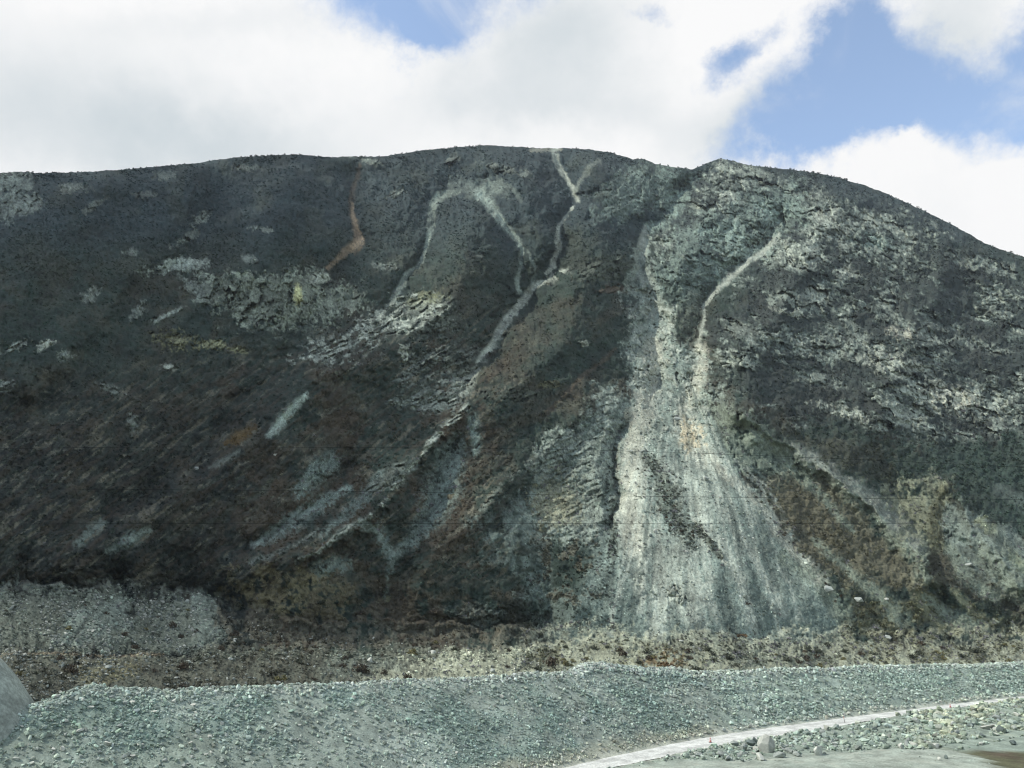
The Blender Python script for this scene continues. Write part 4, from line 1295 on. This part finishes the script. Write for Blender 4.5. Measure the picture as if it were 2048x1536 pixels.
boulder(1803, 1496, 15, 12, 'pale', 'pale block touching the square grey block')
boulder(1980, 1456, 27, 14, 'pale', 'long pale boulder high in the roadside rubble')
boulder(2000, 1462, 15, 17, 'dark', 'dark pointed boulder beside the long pale boulder')
boulder(1870, 1496, 20, 9, 'pale', 'flat pinkish pale slab near the olive weeds')
boulder(1992, 1440, 14, 7, 'pale', 'small pale slab just above the long pale boulder')
boulder(1892, 1516, 8, 8, 'dark', 'small dark stone alone on the sand flat')
boulder(1880, 1524, 7, 8, 'pale', 'small pale stone alone on the sand flat')
boulder(1353, 838, 20, 8, 'pale', 'pale overhanging slab in the throat of the landslide', 'mountain', SLAB)
boulder(1262, 904, 14, 6, 'pale', 'white slab at the left edge of the scree by the upper wire', 'mountain', SLAB)
boulder(1285, 902, 16, 8, 'mid', 'grey slab touching the white slab by the upper wire', 'mountain')
boulder(1412, 957, 14, 14, 'mid', 'squat boulder with a dark shadow side in the middle of the scree fan', 'mountain')
boulder(1311, 1062, 9, 8, 'pale', 'round pale boulder below the lowest wire on the scree', 'mountain', ROUND)
boulder(1301, 1069 + 1, 10, 8, 'dark', 'dark boulder beside the round pale boulder on the scree', 'mountain')
boulder(1656, 1179, 22, 11, 'pale', 'large pale tilted slab at the right edge of the scree fan', 'mountain', SLAB)
boulder(1717, 1199, 24, 10, 'mid', 'grey slab half buried in scrub right of the scree fan', 'mountain', SLAB)
boulder(1773, 1197, 9, 7, 'pale', 'small white boulder in scrub under the brown slope', 'mountain')
boulder(1938, 1129, 20, 6, 'pale', 'thin white slab on the grey slope at the far side', 'mountain', SLAB)
boulder(1363, 1281, 10, 9, 'pale', 'pale pyramid shaped boulder at the toe of the scree fan', 'mountain')
boulder(1778, 1274, 15, 9, 'pale', 'pale flat boulder on the terrace in weeds', 'mountain', SLAB)
boulder(277, 1353, 11, 11, 'pale', 'white triangular boulder on the brown terrace bank', 'mountain')
boulder(217, 1332, 15, 10, 'mid', 'bluish grey boulder in the yellow patch of the terrace bank', 'mountain')
boulder(213, 1346, 12, 9, 'pale', 'pale boulder directly below the bluish grey boulder', 'mountain')
boulder(374, 1203, 12, 8, 'pale', 'pale slab on the top edge of the rubble mound', 'mountain', SLAB)
boulder(552, 909, 11, 7, 'pale', 'small white boulder alone in dark scrub', 'mountain')
boulder(394, 937, 11, 6, 'pale', 'white sliver of rock in dark scrub', 'mountain', SLAB)
boulder(985, 1342, 14, 8, 'pale', 'pale flat boulder just above the embankment crest', 'mountain', SLAB)
boulder(740, 1320, 16, 12, 'pale', 'pale broken boulder on the terrace lip', 'mountain')
boulder(865, 1304, 14, 8, 'pale', 'pale boulder on the bench above the embankment', 'mountain')
boulder(218, 1488, 16, 13, 'pale', 'largest pale boulder on the face of the embankment')
boulder(110, 1497, 12, 9, 'pale', 'pale boulder low on the embankment near its open end')
boulder(127, 1499, 10, 9, 'pale', 'pale boulder close beside another pale one low on the embankment')
boulder(280, 1488, 16, 9, 'pale', 'flat pale boulder next to the largest pale boulder')
boulder(62, 1525, 9, 8, 'pale', 'pale rounded stone in the lowest corner of the embankment')
N_NAMED = sum(1 for o in COL.objects if o.name.startswith('boulder'))

for i in range(95):
    px = rb.uniform(1290, 2045)
    top = np.interp(px, lo_edge[:, 0], lo_edge[:, 1]) + 6
    bot = np.interp(px, [1300, 1500, 1560, 1700, 1800, 1900, 1990, 2048], [1526, 1520, 1510, 1504, 1497, 1498, 1497, 1500])
    if bot - top < 4:
        continue
    sz_ = rb.uniform(8, 17)
    boulder(px, rb.uniform(top, bot), sz_, sz_ * rb.uniform(.5, .8), rb.choice(['pale', 'mid', 'mid', 'dark']), 'angular grey block in the rubble between the dirt road and the sand flat',
            group='blocks of the roadside rubble')
for i in range(60):
    px = abs(rb.gauss(0, 520)) + 10
    top = np.interp(px, CREST[:, 0], CREST[:, 1]) + 10
    sz_ = rb.uniform(7.5, 12)
    boulder(px, rb.uniform(top, 1530), sz_, sz_ * rb.uniform(.55, .8), rb.choice(['pale', 'pale', 'mid']), 'pale stone lying on the gravel face of the embankment', group='larger stones on the embankment face')
for i in range(40):
    px = rb.uniform(1160, 1385)
    sz_ = rb.uniform(6, 10)
    boulder(px, np.interp(px, CREST[:, 0], CREST[:, 1]) + rb.uniform(-3, 7), sz_, sz_ * .75, rb.choice(['pale', 'pale', 'mid']), 'pale broken rock in the low heap on the embankment crest',
            group='rocks heaped on the embankment crest')
for i in range(45):
    py = rb.uniform(940, 1180)
    px = 1340 + (py - 880) * rb.uniform(-.25, .75) + rb.uniform(-30, 30)
    sz_ = rb.uniform(4, 7)
    boulder(px, py, sz_, sz_ * .8, rb.choice(['dark', 'dark', 'mid', 'pale']), 'small loose boulder resting on the scree fan', 'mountain', group='boulders on the scree fan')


def shrub_mesh(seed, col, n=90):
    vs, fs = bush_proto(seed, n, .17)
    rr = np.random.default_rng(seed)
    # a few stems from the foot
    sv, sf = [], []
    for i in range(7):
        a = rr.random() * 6.28
        d = np.array([math.cos(a) * .3, math.sin(a) * .3, .42 + .2 * rr.random()])
        sd_ = np.array([-math.sin(a), math.cos(a), 0]) * .012
        o_ = len(vs) + len(sv)
        sv += [sd_, -sd_, d]
        sf.append([o_, o_ + 1, o_ + 2])
    vs = np.concatenate([vs, np.array(sv)])
    fs = np.concatenate([fs, np.array(sf)])
    c = np.asarray(col)[None, :] * np.repeat(rr.choice([.7, 1.0, 1.4], len(fs)), 3)[:len(vs), None]
    m_ = make_mesh('dry_shrub', vs, fs, np.clip(c, .008, .3), flat=True)
    m_.materials.append(MAT_SHRUB)
    return m_


SM = {'dark': [shrub_mesh(500 + i, srgb(74, 78, 66) * K) for i in range(4)], 'brown': [shrub_mesh(510 + i, srgb(80, 73, 62) * K) for i in range(3)],
      'rust': [shrub_mesh(520 + i, srgb(116, 97, 74) * K) for i in range(2)], 'olive': [shrub_mesh(530 + i, srgb(112, 108, 76) * K) for i in range(3)]}


def shrub(px, py, wpx, hpx, tone, label, group=None):
    p, nv_, m_ = on_mountain(px, py + hpx * .45)
    o = add_obj('dry_shrub', rb.choice(SM[tone]), None, None, label, 'shrub', group)
    o.scale = (wpx * m_, wpx * m_ * .9, hpx * m_ * 1.5)
    o.rotation_euler = (0, 0, rb.uniform(0, 6.28))
    o.location = p - Vector((0, 0, .05))
    return o


shrub(1457, 1310, 28, 18, 'dark', 'round dark shrub on the pale terrace above the embankment')
shrub(1425, 1304, 18, 13, 'dark', 'dark shrub a step left of the round dark shrub')
shrub(1390, 1335, 30, 14, 'dark', 'low dark shrub just behind the embankment crest')
shrub(1330, 1327, 44, 16, 'rust', 'spreading rust coloured shrub behind the crest heap')
shrub(1100, 1318, 40, 24, 'brown', 'big brown shrub on the terrace left of the crest heap')
shrub(1075, 1335, 26, 14, 'dark', 'dark shrub at the foot of the big brown shrub')
shrub(142, 1334, 32, 24, 'brown', 'wide dark brown shrub on the terrace bank by the grey gravel heap')
shrub(365, 1328, 32, 20, 'brown', 'brown shrub under the lip of the long terrace bank')
shrub(720, 1335, 46, 22, 'brown', 'broad brown shrub in the hollow of the terrace bank')
shrub(1950, 1300, 50, 16, 'dark', 'long dark shrub at the far end of the terrace')
shrub(1495, 1205, 20, 8, 'brown', 'flat brown shrub at the toe of the scree streaks')
shrub(1480, 1268, 34, 9, 'rust', 'low rusty shrub at the toe of the scree fan')
for i in range(70):
    px = rb.uniform(1050, 2040)
    wpx = rb.uniform(9, 22)
    shrub(px, rb.uniform(1284, 1330), wpx, wpx * rb.uniform(.5, .75), rb.choice(['dark', 'dark', 'olive', 'brown']), 'dry shrub on the pale weedy terrace behind the embankment', 'shrubs of the pale terrace')
for i in range(60):
    px = rb.uniform(0, 1040)
    wpx = rb.uniform(9, 24)
    shrub(px, rb.uniform(1200, 1372), wpx, wpx * rb.uniform(.5, .75), rb.choice(['dark', 'brown', 'brown', 'olive']), 'dry brown shrub on the stony terrace bank under the dark slope', 'shrubs of the stony terrace bank')
for i in range(38):
    t_ = rb.random()
    px = np.interp(t_, [0, .3, .65, 1], [1292, 1328, 1352, 1390]) + rb.gauss(0, 14)
    py = np.interp(t_, [0, .3, .65, 1], [918, 970, 1040, 1095])
    wpx = rb.uniform(6, 11)
    shrub(px, py, wpx, wpx * .75, rb.choice(['dark', 'dark', 'brown']), 'small dark shrub in the band that runs down the middle of the scree fan', 'shrubs in the middle of the scree fan')
for i in range(34):
    t_ = rb.random()
    px = np.interp(t_, [0, .5, 1], [1480, 1560, 1690]) + rb.gauss(0, 9)
    py = np.interp(t_, [0, .5, 1], [920, 1050, 1200])
    wpx = rb.uniform(6, 11)
    shrub(px, py, wpx, wpx * .7, rb.choice(['dark', 'brown']), 'small dark shrub along the right edge of the scree fan', 'shrubs along the right edge of the scree fan')

# --- overhead wires
MAT_WIRE = flat_material('weathered_cable', (0.010, 0.012, 0.012), .2, 2.0, 1.0, 0.0)


def wire(pts, dist, label):
    pts = np.array(pts, float)
    xs = np.linspace(pts[0, 0], pts[-1, 0], 70)
    ys = np.interp(xs, pts[:, 0], pts[:, 1])
    kf = np.hanning(17)
    kf /= kf.sum()
    ys = np.convolve(np.pad(ys, 8, mode='reflect', reflect_type='odd'), kf, 'valid')
    a, b = pix_dir(xs, ys)
    P = np.stack([a * dist, np.full_like(a, dist), CZ + b * dist], -1)
    ring, rad = 6, .030
    vs = []
    for p in P:
        for q in range(ring):
            an = q / ring * 2 * math.pi
            vs.append((p[0], p[1] + math.cos(an) * rad, p[2] + math.sin(an) * rad))
    vs = np.array(vs)
    fs = []
    for i in range(len(P) - 1):
        for q in range(ring):
            fs.append([i * ring + q, i * ring + (q + 1) % ring, (i + 1) * ring + (q + 1) % ring, (i + 1) * ring + q])
    me_ = make_mesh('overhead_wire', vs, np.array(fs))
    add_obj('overhead_wire', me_, MAT_WIRE, None, label, 'wire')


wire([(-500, 905), (300, 893), (1080, 897), (1260, 902), (1480, 909), (1700, 918), (2100, 937), (2500, 960)], 165, 'uppermost thin dark wire crossing in front of the scree, tilted down to one side')
wire([(-500, 975), (300, 979), (860, 984), (1150, 991), (1500, 995), (1900, 998), (2500, 1002)], 160, 'middle thin dark wire crossing in front of the scree fan')
wire([(-500, 1050), (300, 1047), (1190, 1047), (1500, 1048), (1900, 1046), (2500, 1040)], 158, 'lowest thin dark wire crossing in front of the scree fan')

# --- cones and post along the road
MAT_RED = flat_material('faded_red_plastic', (0.42, 0.15, 0.13), .15, 9.0, .6)
MAT_WHITE = flat_material('white_band', (0.70, 0.70, 0.68), .08, 9.0, .5)
MAT_RUBBER = flat_material('grey_rubber', (0.06, 0.06, 0.06), .2, 9.0, .8)
MAT_POST = flat_material('weathered_post', (0.16, 0.15, 0.14), .2, 9.0, .8)


def lathe(profile, seg=20):
    vs, fs = [], []
    for r_, z_ in profile:
        for q in range(seg):
            an = q / seg * 2 * math.pi
            vs.append((r_ * math.cos(an), r_ * math.sin(an), z_))
    for i in range(len(profile) - 1):
        for q in range(seg):
            fs.append([i * seg + q, i * seg + (q + 1) % seg, (i + 1) * seg + (q + 1) % seg, (i + 1) * seg + q])
    return np.array(vs), np.array(fs)


def road_point(px, py):
    x_, y_ = unproject_z(px, py, 0.08)
    return Vector((float(x_), float(y_), 0.08))


def cone(px, py, label):
    root = add_obj('traffic_cone', None, None, None, label, 'traffic cone', 'cones along the dirt road')
    root.location = road_point(px, py)
    v, f = lathe([(.001, .05), (.21, .05), (.17, .22), (.05, .80), (.035, .82), (.001, .82)])
    add_obj('cone_body', make_mesh('cone_body', v, f), MAT_RED, parent=root)
    v, f = lathe([(.135, .38), (.139, .38), (.105, .53), (.101, .53)])
    add_obj('reflective_band', make_mesh('reflective_band', v, f), MAT_WHITE, parent=root)
    v, f = lathe([(.001, 0), (.33, 0), (.33, .05), (.28, .055), (.001, .055)], 4)
    add_obj('base_plate', make_mesh('base_plate', v, f), MAT_RUBBER, parent=root)


cone(1421, 1485, 'faded red traffic cone at the near edge of the dirt road by the roadside rubble')
cone(1901, 1415, 'faded red traffic cone farther up the road where it narrows')
post = add_obj('marker_post', None, None, None, 'thin leaning marker post with a dull red tip at the road edge', 'marker post')
post.location = road_point(1690, 1446)
post.rotation_euler = (0, R(-8), 0)
v, f = lathe([(.001, 0), (.06, 0), (.05, 1.2), (.001, 1.2)], 10)
add_obj('pole', make_mesh('pole', v, f), MAT_POST, parent=post)
v, f = lathe([(.051, .85), (.075, .86), (.065, 1.18), (.05, 1.19)], 10)
add_obj('red_sleeve', make_mesh('red_sleeve', v, f), MAT_RED, parent=post)

# --- smooth gravel heap behind the open end of the embankment
prof = np.array([(0.0, 21.6), (1.0, 21.4), (2.5, 20.6), (4.5, 19.2), (6.6, 17.3), (8.4, 15.2), (10.0, 13.0), (11.4, 11), (14.0, 7), (18, 0)])
rr_ = np.concatenate([np.linspace(0, 12, 60), np.linspace(12.3, 18, 14)])
zz_ = np.interp(rr_, prof[:, 0], prof[:, 1])
th_ = np.linspace(0, 2 * np.pi, 160)
RR, TH = np.meshgrid(rr_, th_, indexing='ij')
hx, hy = RR * np.cos(TH), RR * np.sin(TH)
hz = np.repeat(zz_[:, None], 160, 1) + .12 * fbm(hx, hy, 3, 3, 131) + .09 * fbm(hx, hy, .6, 3, 132)
hc = srgb(150, 158, 152) * K * np.array([1, 1, .93]) * np.clip(1 + .22 * fbm(hx, hy, 2.2, 3, 133) + .3 * fbm(hx, hy, .4, 2, 134) + RNG.normal(0, .07, hx.shape), .5, 1.5)[..., None]
me = make_mesh('gravel_heap', np.stack([hx, hy, hz], -1).reshape(-1, 3), grid_quads(*RR.shape), hc.reshape(-1, 3))
o = add_obj('gravel_heap', me, MAT_VALLEY, None, 'smooth round heap of fine grey gravel behind the low end of the embankment', 'gravel heap')
a_, b_ = pix_dir(-118, 1300)
o.location = (float(a_) * 99, 99, -0.5)

# ------------------------------------------------------------------ unseen cloud added to shade the left of the mountain
def shade_puff_mesh():
    bm = bmesh.new()
    bmesh.ops.create_icosphere(bm, subdivisions=1, radius=1.0)
    vs = np.array([v.co[:] for v in bm.verts])
    fs = np.array([[v.index for v in f.verts] for f in bm.faces])
    bm.free()
    return vs, fs


SHADE = [(-400, 250, 1200), (760, 250, 1200)]
CD = 3800.0
sdn = np.array(sun_dir)
e1 = np.cross(sdn, [0, 0, 1.0])
e1 /= np.linalg.norm(e1)
e2 = np.cross(e1, sdn)
ii = RNG.integers(0, co.shape[0], 60000)
jj = RNG.integers(0, co.shape[1], 60000)
spx, spy = PX[ii, jj], PY[ii, jj]
edge_x = np.interp(spy, [250, 450, 650, 850, 1000, 1120, 1190], [560, 600, 700, 720, 640, 480, 150])
dens = sstep(190, -120, spx - edge_x + 160 * fbm(spx, spy, 130, 3, 141)) * (spy < 1185) * (spx > -700)
keep = RNG.random(60000) < dens * np.where(spx < -20, .30, .10)
P0 = co[ii[keep], jj[keep]]
ctr = P0 + sdn * (CD + RNG.uniform(-120, 120, keep.sum()))[:, None]
cv, cf = shade_puff_mesh()
rad = RNG.uniform(9, 20, keep.sum())
V = cv[None] * rad[:, None, None] + ctr[:, None, :]
me = make_mesh('shade_clouds', V.reshape(-1, 3), (cf[None] + (np.arange(len(ctr)) * len(cv))[:, None, None]).reshape(-1, 3))
add_obj('shade_clouds', me, flat_material('shade_cloud_white', (.8, .8, .8), .05, .01, 1.0, 0.0), 'stuff', 'unseen white cloud puffs added to shade the left of the mountain', 'cloud')
print('cloud puffs', len(ctr), 'boulders', sum(1 for o in COL.objects if o.name.startswith('boulder')), 'shrubs', sum(1 for o in COL.objects if o.name.startswith('dry_shrub')))

# ------------------------------------------------------------------ the air: thin blue haze
HAZE_DENSITY = 0.00004
mt = bpy.data.materials.new('haze_air')
mt.use_nodes = True
nt = mt.node_tree
nt.nodes.clear()
pv = nt.nodes.new('ShaderNodeVolumePrincipled')
pv.inputs['Color'].default_value = (0.80, 0.90, 1.0, 1)
pv.inputs['Density'].default_value = HAZE_DENSITY
pv.inputs['Anisotropy'].default_value = 0.2
out = nt.nodes.new('ShaderNodeOutputMaterial')
nt.links.new(pv.outputs[0], out.inputs['Volume'])
bm = bmesh.new()
bmesh.ops.create_cube(bm, size=1.0)
top = float(full[..., 2].max()) + 15
bmesh.ops.scale(bm, vec=(7200, 7200, top + 46), verts=bm.verts)
bmesh.ops.translate(bm, vec=(0, 0, (top - 46) / 2), verts=bm.verts)
me = bpy.data.meshes.new('haze')
bm.to_mesh(me)
bm.free()
add_obj('haze', me, mt, 'stuff', 'thin bluish air over the valley', 'haze')
